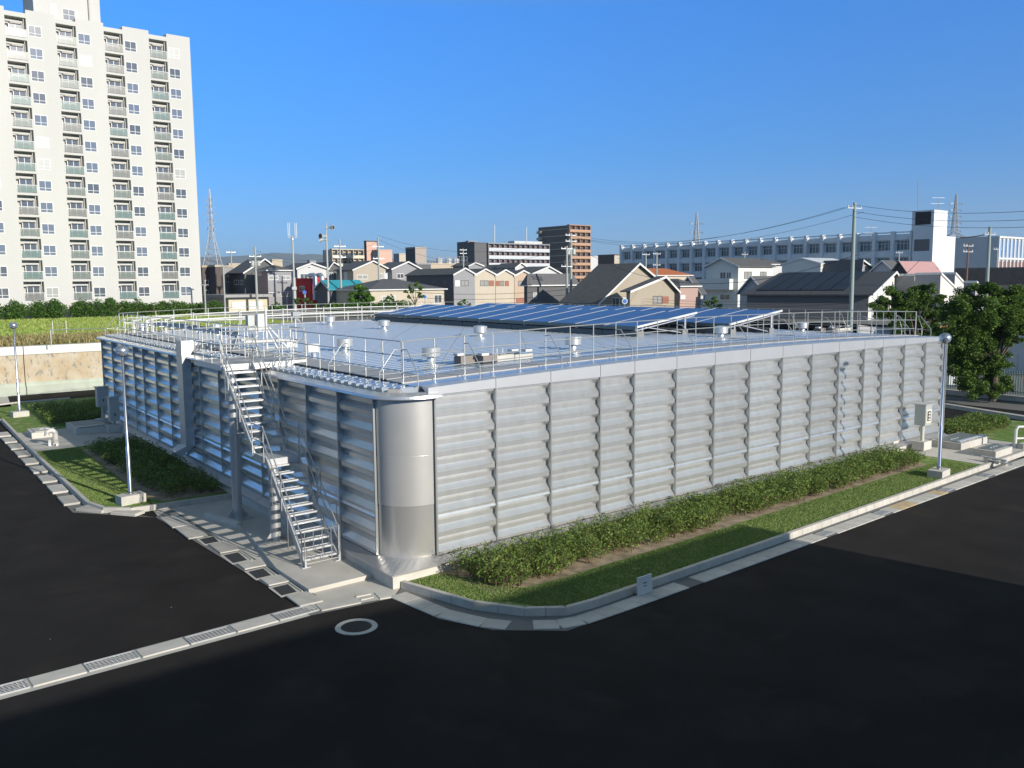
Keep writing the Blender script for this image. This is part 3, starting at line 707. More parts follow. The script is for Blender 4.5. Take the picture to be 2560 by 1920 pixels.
for s, u in ((-1, UL), (1, UR)):
    uo = u+s*.06
    for seg in (((2.5,.92+.14),(5.2,2.8+.98),(6.2,2.8+1.0),(8.9,5.38+1.02)),((2.5,.5+.14),(5.2,2.8+.52),(6.2,2.8+.52),(8.9,5.38+.55))):
        m = MB(); m.tube([B(uo, v, z) for v, z in seg], .021, 6); m.build('handrail', rail_m, st, smooth=True)
    for v in (2.5,3.9,5.2,6.15,7.2,8.2):
        z = tilt(v); m = MB(); m.tube([B(uo, v, z-.1), B(uo, v, z+(1.02 if v > 3 else .95))], .019, 6); m.build('post', rail_m, st, smooth=True)
    for v in (3.0,4.1,6.9,7.9):       # hanging outer loops
        z = tilt(v); uq = u+s*.26; m = MB()
        m.tube([B(uo, v, z+.98), B(uq, v, z+.98), B(uq, v, z-.12), B(u, v, z-.12)], .019, 6)
        m.build('outer_loop', rail_m, st, smooth=True)
def gate(v, z, u0, u1, h, n, name='gate'):
    m = MB(); m.tube([B(u0,v,z+.1),B(u0,v,z+h),B(u1,v,z+h),B(u1,v,z+.1),B(u0,v,z+.1)], .02, 6)
    for k in range(1, n): u = u0+(u1-u0)*k/n; m.tube([B(u,v,z+.1),B(u,v,z+h)], .014, 5)
    m.build(name, rail_m, st, smooth=True)
gate(2.36, .14, UL-.03, UR+.03, 1.02, 4)
m = MB(); m.tube([B(UL-.03,2.36,.14),B(UL-.03,2.36,.4)], .02, 6); m.tube([B(UR+.03,2.36,.14),B(UR+.03,2.36,.4)], .02, 6)
for u in (UL, UR): m.cb(B(u,2.45,.14), .26, .2, .02, AG); m.fb(B, u-.02,u+.02,2.36,2.5,.16,.3)
m.build('foot_plate', SC, st)
# round columns
for (u, v, zt, l) in ((-1.3,9.25,5.15,''),(-1.33,5.62,2.62,'')):
    m = MB(); c = B(u, v, .02); m.rev(c, [(.2,0),(.2,.04),(.165,.05),(.15,zt)], 20)
    for a in range(4):
        an = AG+a*math.pi/2; d = Vector((math.cos(an), math.sin(an), 0)); e = Vector((-d.y, d.x, 0))*.008
        m.prism([c+d*.15-e+Vector((0,0,.04)), c+d*.36-e+Vector((0,0,.04)), c+d*.36-e+Vector((0,0,.09)), c+d*.16-e+Vector((0,0,.36))], e*2)
    m.cb(c+Vector((0,0,.0)), .75, .75, .035, AG)
    m.build('column', M('column_steel', (.55,.56,.56), .38, .65, noise=.05, scale=2), st, smooth='auto')
    m = MB(); m.cb(B(u, v, zt-.03), .3, .3, .05, AG); m.bar(B(u, v, zt+.05), B(-.1, v, zt+.05), .1, .12); m.build('bracket', SC, st)
# platform
m = MB(); m.fb(B, -1.75, 1.32, 8.9, 11.9, 5.35, 5.39); m.build('platform_deck', walk, st)
m = MB()
for a in (( -1.75,1.32,8.88,8.9),): m.fb(B, *a, 5.2, 5.4)
m.fb(B, -1.77,-1.75,8.88,11.9,5.2,5.4); m.fb(B, -1.75,1.32,11.9,11.92,5.2,5.4)
for u in (-.9,.0,.9): m.fb(B, u-.03,u+.03,8.9,11.9,5.22,5.349)
m.build('platform_beam', M('platform_white', (.72,.71,.67), .5, .2), st)
m = MB()
for u in (.3,1.15): m.bar(B(u,8.86,5.05), B(u,8.86,5.36), .05, .08, up=vv); m.bar(B(u,8.86,5.08), B(u,9.3,5.08), .05, .05)
m.build('platform_bracket', white, st)
def prail(pts, z, n, name='platform_railing'):
    m = MB(); P = [B(u, v, z) for u, v in pts]
    for h in (1.12,.68,.24): m.tube([p+Vector((0,0,h)) for p in P], .021, 6)
    for a, b in zip(P, P[1:]):
        k = max(1, round((b-a).length/n))
        for i in range(k+1): q = a+(b-a)*i/k; m.tube([q-Vector((0,0,.1)), q+Vector((0,0,1.12))], .02, 6)
    m.build(name, rail_m, st, smooth=True)
prail([(1.3,8.92),(-.62,8.92)], 5.39, .95); prail([(-.62,8.92),(-1.7,8.92)], 5.39, 1.1)
prail([(-1.74,8.95),(-1.74,11.85),(.6,11.85)], 5.39, 1.0); prail([(1.3,8.92),(1.3,10.2)], 5.39, 1.2)
prail([(-.2,10.9),(1.25,10.9)], 5.39, .75)

# ============================================================ LAMPS
def lamp(P, ztop, label):
    t = thing('street_lamp', P, label, 'street lamp', 'ball topped steel lamp posts')
    H = ztop-P.z-.22; g = P+Vector((0,0,H))
    m = MB(); m.cb(P+Vector((0,0,-.34)), .9, .58, .34, AG+.1); m.build('footing', conc2, t)
    m = MB(); m.rev(P, [(.13,0),(.13,.03),(.085,.035),(.085,.12),(.078,.14),(.075,1.75),(.055,1.8),(.052,H-.14),(.09,H-.12),(.1,H-.04),(.09,H-.02)], 16); m.build('pole', M('polished_pole', (.5,.5,.52), .22, .9), t, smooth='auto')
    m = MB(); m.rev(g+Vector((0,0,.0)), [(.232,.02),(.235,.05)]+[(.235*math.cos(a), .05+.2*math.sin(a)) for a in np.linspace(.1,1.5,9)], 24); m.build('dome', M('satin_dome', (.5,.52,.56), .3, .85), t, smooth=True)
    m = MB(); m.rev(g, [(.07,-.17)]+[(.225*math.cos(a), .02+.2*math.sin(a)) for a in np.linspace(-1.2,0,8)], 24)
    gl = M('clear_globe', (.6,.62,.64), .08); gl.node_tree.nodes['Principled BSDF'].inputs['Transmission Weight'].default_value = .8; m.build('globe', gl, t, smooth=True)
    m = MB(); m.rev(g, [(.06,-.14),(.06,.02)], 12); m.build('lamp_holder', white, t)
    return t
b = G(2347,1173,.45); lp = lamp(b, 5.9, 'tall ball topped steel lamp post on a concrete block in the right lawn')
b2 = G(326,1235,.45); dup(lp, b2, label='tall ball topped steel lamp post on a concrete block in front of the left hedge')
b3 = G(49,1028,.45); dup(lp, b3, label='ball topped steel lamp post at the left picture edge, farther back on the lawn')

# ============================================================ BOXES AND HATCHES
def meter_box(P, H0, H1, w, dpt, label, window=True, cat='cabinet', ang=AG):
    t = thing('electric_cabinet', P, label, cat); Z = Vector((0,0,1))
    m = MB(); m.rev(P+Z*.25, [(.09,0),(.09,H0-.25)], 12); m.build('stand', grey_s if not window else M('olive_post', (.5,.5,.42), .5), t)
    m = MB(); m.cb(P-Z*.15, .75, .55, .4, ang); m.build('footing', conc2, t)
    c = P+Z*H0; m = MB(); m.cb(c, w, dpt, H1-H0, ang); m.build('housing', grey_s, t)
    m = MB(); m.cb(c+Z*(H1-H0), w+.12, dpt+.12, .04, ang); m.build('lid', grey_s, t)
    if window:
        X = Vector((math.cos(ang), math.sin(ang), 0)); Y = Vector((-X.y, X.x, 0)); f = c-Y*(dpt/2+.012)
        m = MB(); m.cb(f+Z*.12, w*.82, .02, .62, ang); m.build('door', M('cream_door', (.62,.6,.5), .5), t)
        m = MB(); m.cb(f-Y*.012+Z*.2, w*.5, .012, .46, ang); m.build('window', M('meter_glass', (.07,.05,.05), .2), t)
        m = MB()
        for i in range(3): m.cb(f-Y*.02+Z*(.24+.14*i)+X*.02, w*.25, .008, .08, ang)
        m.build('meter', white, t)
    else:
        X = Vector((math.cos(ang), math.sin(ang), 0)); m = MB(); m.cb(c+Z*.3-Vector((-X.y,X.x,0))*(dpt/2+.01), .05, .03, .14, ang); m.build('handle', darkm, t)
    return t
P = B(28.0,-.95,.35); meter_box(P, 1.0, 1.95, .62, .5, 'pale metal meter box with a small window on a post before the sunlit wall')
P = B(-.75,33.4,.3); meter_box(P, .95, 2.05, .6, .45, 'grey electric cabinet on a post at the far left end of the shaded wall', False)
P = B(-.75,30.6,.3); meter_box(P, .45, 1.75, .5, .4, 'narrow grey cabinet against the shaded wall right of the corner cabinet', False)
m = MB(); m.cb(B(28.0,-.2,.3)+Vector((-.9,-.5,.0)), .5, .4, .3, AG); 
tag(m.build('concrete_block', conc2), 'small loose concrete block left of the meter box post', 'block')
def hatch(u0, u1, v0, v1, z0, h, label, rods=True, steel_top=True):
    t = thing('ground_hatch', B((u0+u1)/2,(v0+v1)/2,z0), label, 'hatch')
    m = MB(); m.fb(B, u0,u1,v0,v1,z0,z0+h); m.build('concrete_frame', conc2, t)
    m = MB(); m.fb(B, u0+.18,u1-.18,v0+.15,v1-.15,z0+h,z0+h+.035)
    m.build('lid', M('chequer_plate', (.36,.38,.38), .35, .6, bump=.4, bscale=40) if steel_top else conc3, t)
    m = MB()
    if rods:
        m.tube([B(u0+.1,v0+.12,z0+h+.07), B(u1-.12,v0+.12,z0+h+.07)], .03, 6); m.tube([B(u0+.1,v0+.24,z0+h+.07), B(u1-.2,v0+.24,z0+h+.07)], .02, 6)
        for u in np.linspace(u0+.2,u1-.2,4): m.cb(B(u,v0+.12,z0+h), .06, .06, .07, AG)
    for k in range(3): m.fb(B, u0+.5+.3*k, u0+.7+.3*k, (v0+v1)/2-.02, (v0+v1)/2+.02, z0+h+.036, z0+h+.06)
    m.build('hinge_bar', galv, t); return t
hatch(29.3,32.3,-2.2,-.75,.15,.32,'large raised steel hatch on a concrete frame at the far end of the sunlit wall')
hatch(28.7,30.5,-4.0,-3.05,.15,.3,'smaller raised steel hatch near the kerb, beside the lying rods', False)
hatch(-2.65,-.95,31.0,33.9,.12,.34,'large raised concrete hatch beside the corner cabinet at the left end of the building', True, False)
hatch(-4.7,-3.6,31.4,33.2,.12,.3,'small raised concrete hatch on the left paving beside the bent vent pipe', False, False)
t = thing('vent_pipe', B(-4.1,28.6,.12), 'pale bent gooseneck vent pipe standing on the left paving', 'pipe')
c = B(-4.0,28.6,.12); m = MB(); X = uu
m.rev(c, [(.16,0),(.16,.12),(.13,.13),(.13,.3)], 14); m.tube([c+Vector((0,0,.3)), c+Vector((0,0,.62)), c+Vector((0,0,.74))-X*.1, c+Vector((0,0,.76))-X*.22, c+Vector((0,0,.68))-X*.36, c+Vector((0,0,.5))-X*.38], .13, 14)
m.build('bent_pipe', M('vent_paint', (.6,.58,.54), .5, .2), t, smooth='auto')
m = MB(); m.cb(c-X*.3-vv*.1, .12, .12, .3, AG); m.cb(c-vv*.35+X*.0, .1, .1, .12, AG); m.build('bracket', galv, t)
t = thing('steel_rods', B(28.2,-4.2,.2), 'two thin steel rods lying on small blocks beside the right lawn', 'rods')
m = MB(); a = G(2455,1140,.35); b = G(2517,1152,.35)
m.tube([a, b], .045, 8); m.tube([a+Vector((.05,-.4,-.08)), b+Vector((.05,-.4,-.08))], .035, 8); m.build('rod', galv, t)
m = MB()
for s in (.15,.5,.85): m.cb(a+(b-a)*s-Vector((0,.1,.2)), .1, .35, .16)
m.build('bearer', conc2, t)
t = thing('barrier_rail', B(33.4,-3.2,.15), 'white painted tubular barrier at the right picture edge', 'barrier')
m = MB(); a = G(2538,1112,.3); d = Vector((.75,.1,0)); Z = Vector((0,0,1)); h = .85
m.tube([a-Z*.15, a+Z*(h-.15), a+Z*h+d*.12, a+Z*h+d*.95, a+Z*(h-.15)+d*1.1, a-Z*.15+d*1.1], .07, 10); m.build('frame', white, t, smooth='auto')
m = MB(); m.tube([a+Z*.3, a+Z*.3+d*1.1], .045, 8); m.build('cross_bar', white, t)
m = MB(); m.fb(B, 31.8,33.6,-4.0,-3.75,.155,.4); tag(m.build('low_kerb_wall', conc2), 'low pale concrete upstand behind the smaller steel hatch', 'wall')
# sign on the kerb
s0, s1 = B(4.3,-5.04,.04), B(4.84,-5.04,.04); t = thing('sign_board', (s0+s1)/2, 'small white notice board leaning on the kerb beside the front lawn', 'sign')
m = MB(); tl = Vector((-.02,.03,.46)); q = -vv*.04
m.hexa([s0, s1, s1+q, s0+q, s0+tl, s1+tl, s1+tl+q, s0+tl+q]); m.build('board', white, t)
m = MB(); c = (s0+s1)/2+tl*.6+q*1.06
for dz in (0, -.08): m.cb(c+Vector((0,0,dz)), .12, .012, .02, AG)
m.build('text_line', darkm, t)
m = MB(); m.hexa([s0+uu*.05, s0+uu*.12, s0+uu*.12+vv*.22, s0+uu*.05+vv*.22, s0+uu*.05+Vector((0,0,.3)), s0+uu*.12+Vector((0,0,.3)), s0+uu*.12+vv*.05+Vector((0,0,.3)), s0+uu*.05+vv*.05+Vector((0,0,.3))]); m.build('bracket', galv, t)
# loose kerb stones left of the staircase
for i, (a, b, l) in enumerate((((517,1286),(600,1312),'long loose kerb stone lying between the two staircase columns'),((655,1376),(718,1362),'row of loose kerb blocks in the stair shadow beside the pad'))):
    p, q = G(*a,.1), G(*b,.1); m = MB(); m.bar(p+Vector((0,0,.0)), q+Vector((0,0,.0)), .18, .16); tag(m.build('kerb_stone', conc2), l, 'kerb stone')

# ============================================================ VEGETATION
def leaves(pts, size, jit=.35, up=.5, seed=1):
    """numpy leaf quads round points"""
    r = np.random.default_rng(seed); n = len(pts)
    nrm = r.normal(size=(n,3)); nrm[:,2] = np.abs(nrm[:,2])+up; nrm /= np.linalg.norm(nrm, axis=1)[:,None]
    t = r.normal(size=(n,3)); t -= nrm*(t*nrm).sum(1)[:,None]; t /= np.linalg.norm(t, axis=1)[:,None]; b = np.cross(nrm, t)
    s = size*(1+jit*r.normal(size=(n,1))).clip(.4, 2)
    v = np.stack([pts-t*s, pts-b*s*.45, pts+t*s, pts+b*s*.45], 1).reshape(-1, 3); return v
def leafobj(name, v, mat, parent=None, extra=None):
    n = len(v)//4; me = bpy.data.meshes.new(name); org = ORG[parent] if parent is not None else Vector((*v.mean(0)[:2], v[:,2].min()))
    vv_ = v-np.array(org)
    me.vertices.add(n*4); me.vertices.foreach_set('co', vv_.astype(np.float32).ravel())
    me.loops.add(n*4); me.loops.foreach_set('vertex_index', np.arange(n*4, dtype=np.int32))
    me.polygons.add(n); me.polygons.foreach_set('loop_start', np.arange(0, n*4, 4, dtype=np.int32)); me.polygons.foreach_set('loop_total', np.full(n, 4, dtype=np.int32))
    me.materials.append(mat); me.update(calc_edges=True); me.validate()
    o = bpy.data.objects.new(name, me); COL.objects.link(o); ORG[o] = org
    if parent is not None: o.parent = parent
    else: o.location = org
    return o
LF1 = leafmat('azalea_leaf', (.06,.11,.022), (.13,.2,.04), (.23,.3,.06))
LF2 = leafmat('camphor_leaf', (.035,.08,.015), (.075,.15,.025), (.2,.3,.05))
LF3 = leafmat('hedge_leaf', (.035,.09,.018), (.07,.15,.028), (.13,.24,.04))
LF4 = leafmat('bright_leaf', (.05,.13,.02), (.09,.21,.03), (.16,.3,.05))
def hedge(name, quad, z0, h, n, size, label, mat, seed, bushes=None, gap=.0):
    """quad: 4 yard corners (ccw)"""
    t = thing(name, B(quad[0][0], quad[0][1], z0), label, 'hedge'); r = np.random.default_rng(seed)
    q = np.array(quad); nb = bushes or 120
    st_ = r.random((nb,2)); C = ((1-st_[:,:1])*(1-st_[:,1:])*q[0]+st_[:,:1]*(1-st_[:,1:])*q[1]+st_[:,:1]*st_[:,1:]*q[2]+(1-st_[:,:1])*st_[:,1:]*q[3])
    Bv = np.array([[*B(a, b, 0)[:2]] for a, b in C]); hh = h*r.uniform(.55, .92, nb); rad = r.uniform(.26, .42, nb)
    i = r.integers(0, nb, n); d = r.normal(size=(n,3)); d /= np.linalg.norm(d, axis=1)[:,None]; d[:,2] = d[:,2]
    rr = r.uniform(.55,1.05,(n,1))**.5
    P = np.empty((n,3)); P[:,:2] = Bv[i]+d[:,:2]*rr*rad[i][:,None]; P[:,2] = z0+hh[i]*.62+d[:,2]*rr[:,0]*hh[i]*.42
    sh = r.random(n) < .06; P[sh,2] += .14*r.random(sh.sum())
    P = P[P[:,2] > z0+.06]
    leafobj('foliage', leaves(P, size, seed=seed), mat, t)
    m = MB()
    for k in range(nb):
        c = Vector((*Bv[k], z0))
        for _ in range(3): m.tube([c+Vector((rnd.uniform(-.1,.1), rnd.uniform(-.1,.1), 0)), c+Vector((rnd.uniform(-.25,.25), rnd.uniform(-.25,.25), hh[k]*.8))], [.012,.005], 3, cap=False)
    m.build('stems', M('twig', (.16,.11,.06), .9), t); return t
hedge('hedge', [(1.7,-2.82),(24.8,-2.5),(24.8,-.85),(1.3,-.95)], .15, .85, 100000, .036, 'long low evergreen hedge in front of the sunlit corrugated wall', LF1, 3, 560)
hedge('hedge', [(-2.85,13.4),(-.75,13.2),(-.75,26.0),(-2.95,25.9)], .12, .72, 26000, .042, 'low dark hedge in the shade of the wall behind the left lamp post', LF1, 4, 300)
hedge('hedge', [(-3.0,35.0),(-.4,35.0),(2.2,43.2),(-3.1,43.2)], .12, .7, 16000, .05, 'small dark shaded hedge at the far left lawn', LF1, 5, 220)
hedge('hedge', [(32.8,-1.1),(38.3,-1.0),(38.3,.9),(32.8,.9)], .12, .75, 14000, .045, 'low sunlit hedge beyond the right end of the building', LF1, 6, 120)
# ============================================================ TERRAIN AND LEFT SIDE
ZG = 3.55
m = MB(); m.quad(E(-900,54.6,ZG), E(72,54.6,ZG), E(72,-300,ZG), E(3000,-3000,ZG), E(9000,9000,ZG), E(-900,9000,ZG))
struct(m, 'upper_ground', M('town_ground', (.16,.155,.14)), 'upper ground level of the town beyond the yard')
m = MB(); m.quad(E(-120,55.0,ZG+.02), E(34,55.0,ZG+.02), E(40,119,ZG+.02), E(-120,119,ZG+.02)); struct(m, 'field', fieldm, 'rough grass field above the retaining wall')
t = thing('retaining_wall', E(-20,54,0), 'stained concrete retaining wall with a pale cap below the grass field', 'wall')
stain = M('stained_wall', (.42,.32,.19), .9, noise=0, scale=.9, col2=(.5,.45,.35), bump=.3, bscale=6, detail=9)
ts = stain.node_tree; bs = ts.nodes['Principled BSDF']; tcs = ts.nodes.new('ShaderNodeTexCoord'); mps = ts.nodes.new('ShaderNodeMapping'); mps.inputs['Scale'].default_value = (2.2,2.2,1.0)
ns_ = ts.nodes.new('ShaderNodeTexNoise'); ns_.inputs['Scale'].default_value = 1.6; ns_.inputs['Detail'].default_value = 10; ns_.inputs['Roughness'].default_value = .75
mr = ts.nodes.new('ShaderNodeMapRange'); mr.inputs[1].default_value = .53; mr.inputs[2].default_value = .62
ts.links.new(tcs.outputs['Object'], mps.inputs[0]); ts.links.new(mps.outputs[0], ns_.inputs['Vector']); ts.links.new(ns_.outputs['Fac'], mr.inputs[0])
xs_ = ts.nodes.new('ShaderNodeMix'); xs_.data_type = 'RGBA'; ts.links.new(mr.outputs[0], xs_.inputs[0]); ts.links.new(bs.inputs['Base Color'].links[0].from_socket, xs_.inputs[6]); xs_.inputs[7].default_value = (.2,.19,.18,1); ts.links.new(xs_.outputs[2], bs.inputs['Base Color'])
for a, b in ((-70,-29),(-28.94,-9.5),(-9.44,1.4),(1.46,14),(14.06,26),(26.06,40)):
    m = MB(); m.fb(E, a, b, 54.05, 54.6, .9, 3.0); m.build('wall_face', stain, t)
    m = MB(); m.fb(E, a, b, 53.97, 54.7, 3.0, 3.62); m.build('wall_cap', M('cap_concrete', (.62,.62,.58), .8, noise=.06, scale=1), t)
    m = MB(); m.fb(E, a, b, 53.8, 54.05, 0, .62); m.fb(E, a, b, 53.95, 54.05, .62, .9); m.build('wall_foot', M('foot_concrete', (.42,.46,.38), .85, noise=.1, scale=1), t)
m = MB(); m.fb(E, -12,-3.2,52.4,53.8,0,.25); m.fb(E,-9,-5.5,52.8,53.6,.25,.5); tag(m.build('covered_pile', M('teal_net', (.08,.3,.24), .8, noise=.3, scale=4, bump=.5)), 'low pile under teal netting at the foot of the retaining wall', 'netting')
m = MB(); m.hexa([B(-5.2,46.5,.01),B(-3.9,46.5,.01),B(-3.4,52.8,.01),B(-4.9,52.8,.01),B(-5.2,46.5,.12),B(-3.9,46.5,.12),B(-3.4,52.8,.12),B(-4.9,52.8,.12)])
struct(m, 'pavement_strip', conc2, 'narrow pale concrete strip beyond the far left lawn')
# guard pipes on the field
t = thing('guard_pipe', E(0,56,ZG), 'long white painted guard pipe on posts along the edge of the grass field', 'guard rail')
p0, p1 = E(9.5,56.5,5.0), E(48,56.5,5.0)
m = MB(); m.tube([p0,p1], .055, 8); m.build('pipe', white, t)
m = MB(); m.tube([p0+Vector((0,0,.42)),p1+Vector((0,0,.42))], .03, 6); m.build('pipe', white, t)
for k in range(14):
    m = MB(); q = p0+(p1-p0)*k/13; m.tube([Vector((q.x,q.y,ZG)), q+Vector((0,0,.45))], .045, 8); m.build('post', white, t)
a = at(126,825,66); b = at(262,821,73); m = MB(); m.tube([a,b,b+Vector((0,0,-.8))], .045, 6); m.tube([a,a+Vector((0,0,-1.2))], .04, 6)
tag(m.build('hand_rail', rail_m), 'single low steel rail on the grass beside the building corner', 'rail')
a = at(131,812,80); b = at(165,811,82); m = MB(); m.tube([a,b], .03, 5); 
for q in (a, b): m.tube([q+Vector((0,0,.35)), q-Vector((0,0,1.3))], .03, 5)
tag(m.build('field_marker', rail_m), 'small H shaped steel marker standing in the grass field', 'marker')

# ============================================================ APARTMENT TOWER
BT = 122.0
def onb(px, py, b):
    d = ray(px, py); c = CC-OO; dd = d.dot(e2); t_ = (b-c.dot(e2))/dd; P = CC+d*t_; q = P-OO; return q.dot(uu), P.z
tw = thing('apartment_tower', E(25,BT,ZG), 'tall white apartment tower with rows of recessed balconies', 'building')
twm = M('tower_render', (.51,.502,.475), .85, noise=.04, scale=.15, stretch=(1,1,.15))
a_s = [8.0]; OPS = [8.35+6.45*k for k in range(5)]; OW = 2.65; FH = 3.05; Z0 = 6.05; NF = 13; OH = 2.72
A1 = 40.4; ZTOP = 46.5; OV = 1.5
m = MB(); edges = [6.0]+sum([[o, o+OW] for o in OPS], [])+[A1]
for i in range(0, len(edges), 2): m.fb(E, edges[i], edges[i+1], BT, BT+OV, ZG-1, ZTOP)
for o in OPS:
    zz = [ZG-1]+sum([[Z0+FH*k, Z0+FH*k+OH] for k in range(NF)], [])+[ZTOP-.5]
    for i in range(0, len(zz), 2): m.fb(E, o, o+OW, BT+.02, BT+OV, zz[i], zz[i+1])
m.fb(E, 6.0, A1, BT+OV, BT+14, ZG-1, ZTOP-.3)
m.build('wall', twm, tw)
for o in OPS:
    m = MB()
    for k in range(NF):
        z = Z0+FH*k; m.fb(E, o+.9, o+OW-.02, BT+OV-.25, BT+OV-.002, z+.02, z+OH-.35)   # window wall of the flat
    m.build('loggia_wall', M('loggia_render', (.5,.47,.42), .85), tw)
m = MB(); m.fb(E, 19.1, 28.1, BT+2.6, BT+9, ZTOP-.3, 53); m.build('penthouse', twm, tw)
m = MB(); m.fb(E, 21.3,22.1, BT+2.55, BT+2.6, ZTOP, ZTOP+2.2); m.build('roof_door', M('tower_door', (.62,.6,.55), .6), tw)
m = MB(); m.tube([E(26.6,BT+2.4,ZTOP), E(26.6,BT+2.4,52.5)], .18, 8); m.build('downpipe', twm, tw)
m = MB(); m.fb(E, 30.0, 33.3, BT-.06, BT+.0, ZG, 4.6); m.fb(E, 36.0, 40.3, BT-.06, BT, ZG, 4.7); m.build('orange_base', M('orange_base', (.6,.24,.08), .8), tw)
wfr = M('tower_window_frame', (.7,.7,.68), .5)
def win_part(parent, F, a0, a1, z0, z1, b, nx=2, nz=2, fr=.06, frm=None, gm=None, zs=None, out=-1):
    """window in plane b of frame F facing -b; returns the part"""
    w_ = MB(); o0, o1 = (b-.03, b+.02)
    for x in (a0, a1-fr): w_.fb(F, x, x+fr, o0, o1, z0, z1)
    for z in (z0, z1-fr): w_.fb(F, a0+fr, a1-fr, o0+.002, o1, z, z+fr)
    for k in range(1, nx): x = a0+(a1-a0)*k/nx; w_.fb(F, x-fr*.4, x+fr*.4, o0+.004, o1, z0+fr, z1-fr)
    for z in (zs or [z0+(z1-z0)*k/nz for k in range(1, nz)]): w_.fb(F, a0+fr, a1-fr, o0+.006, o1, z-fr*.4, z+fr*.4)
    o = w_.build('window', frm or wfr, parent)
    g = MB(); g.quad(F(a0+fr,b-.005,z0+fr), F(a1-fr,b-.005,z0+fr), F(a1-fr,b-.005,z1-fr), F(a0+fr,b-.005,z1-fr)); g.build('pane', gm or glass, o)
    return o
def shift(o, d):
    c = copy_tree(o, o.parent); c.location = o.location+d; return c
EW = lambda a, b, z: E(a, b, z)
gl3 = M('window_glass_sky', (.14,.16,.2), .1, 0, spec=.9)
protos = [win_part(tw, EW, OPS[0]+2.85, OPS[0]+4.55, Z0+.35, Z0+1.85, BT, 2, 2, .07, None, g_, [Z0+.8]) for g_ in (glass, gl3, glass2)]
balm = [M('balcony_glass_a', (.25,.29,.26), .25), M('balcony_glass_b', (.2,.29,.27), .25), M('balcony_glass_c', (.28,.28,.26), .25)]
for q in balm:
    q.node_tree.nodes['Principled BSDF'].inputs['Alpha'].default_value = .45
def balcony(o, z, bm):
    p = MB(); p.fb(EW, o+.02, o+OW-.02, BT+.04, BT+.07, z+.06, z+1.08); b_ = p.build('balcony', bm, tw)
    r = MB(); r.fb(EW, o, o+OW, BT-.02, BT+.1, z+1.08, z+1.14); r.fb(EW, o+.02, o+.07, BT-.01,BT+.09, z, z+1.08); r.fb(EW, o+OW-.07, o+OW-.02, BT-.01,BT+.09, z, z+1.08); r.build('railing', wfr, b_)
    r = MB(); r.fb(EW, o+.1, o+OW-.35, BT+.5, BT+.6, z+OH-.62, z+OH-.4); r.fb(EW, o+OW-.3, o+OW-.22, BT+.3, BT+.38, z+.05, z+OH); r.build('laundry_beam', twm, b_)
    D0, D1 = BT+.9, BT+.9
    x = win_part(b_, EW, o+.6, o+OW-.35, z+.05, z+2.05, BT+1.05, 2, 2, .09, None, glass, [z+1.1]); x.name = 'balcony_window'
    return b_
bp = [balcony(OPS[0], Z0, q) for q in balm]
for i in range(5):
    for k in range(NF):
        d = uu*6.45*i+Vector((0,0,FH*k)); r1 = rnd.choice((0,0,0,0,1,1,1,1,1,1,1,2)); r2 = rnd.choice((0,0,1,1,2,2))
        if i == 0 and k == 0: continue
        shift(bp[r2], d); shift(protos[r1], d)
for q in bp[1:]+protos[1:]:
    for c in list(q.children_recursive): bpy.data.objects.remove(c)
    bpy.data.objects.remove(q)
win_part(tw, EW, 22.9, 24.6, 46.7, 48.3, BT+2.6, 2, 2)

# ============================================================ GENERIC TOWN BUILDINGS
def cross(a, b): return a.x*b.y-a.y*b.x
class Blk:
    def __init__(s, pl, pc, pr, py, Y, A=AG):
        s.A = A; P = at(pc, py, Y); s.c = Vector((P.x, P.y, 0)); s.z = P.z; s.x1 = Vector((math.cos(A), math.sin(A), 0)); s.x2 = Vector((-math.sin(A), math.cos(A), 0))
        d = ray(pr, py); s.w = -cross(s.c, d)/cross(s.x1, d); d = ray(pl, py); s.d = -cross(s.c, d)/cross(s.x2, d)
        s.w = min(max(s.w, .5), 120); s.d = min(max(s.d, .5), 120)
    def F(s, a, b, z): return s.c+s.x1*a+s.x2*b+Vector((0,0,z))
    def FL(s, a, b, z): return s.c+s.x1*b+s.x2*(s.d-a)+Vector((0,0,z))      # frame for the left (-a) face: a runs from far left to the corner
    def R(s, px, py, b=0):      # pixel on right face -> (a, z)
        d = ray(px, py); o = CC-s.c; k = (b-o.dot(s.x2))/d.dot(s.x2); P = o+d*k; return P.dot(s.x1), P.z
    def L(s, px, py):
        d = ray(px, py); o = CC-s.c; k = (0-o.dot(s.x1))/d.dot(s.x1); P = o+d*k; return s.d-P.dot(s.x2), P.z
tile = M('dark_roof_tile', (.1,.1,.105), .7, noise=.15, scale=2, bump=.5, bscale=9, stretch=(1,1,4))
tile2 = M('slate_roof', (.1,.1,.098), .75, noise=.12, scale=1.5, bump=.4, bscale=8)
fwh = M('barge_white', (.66,.66,.64), .6)
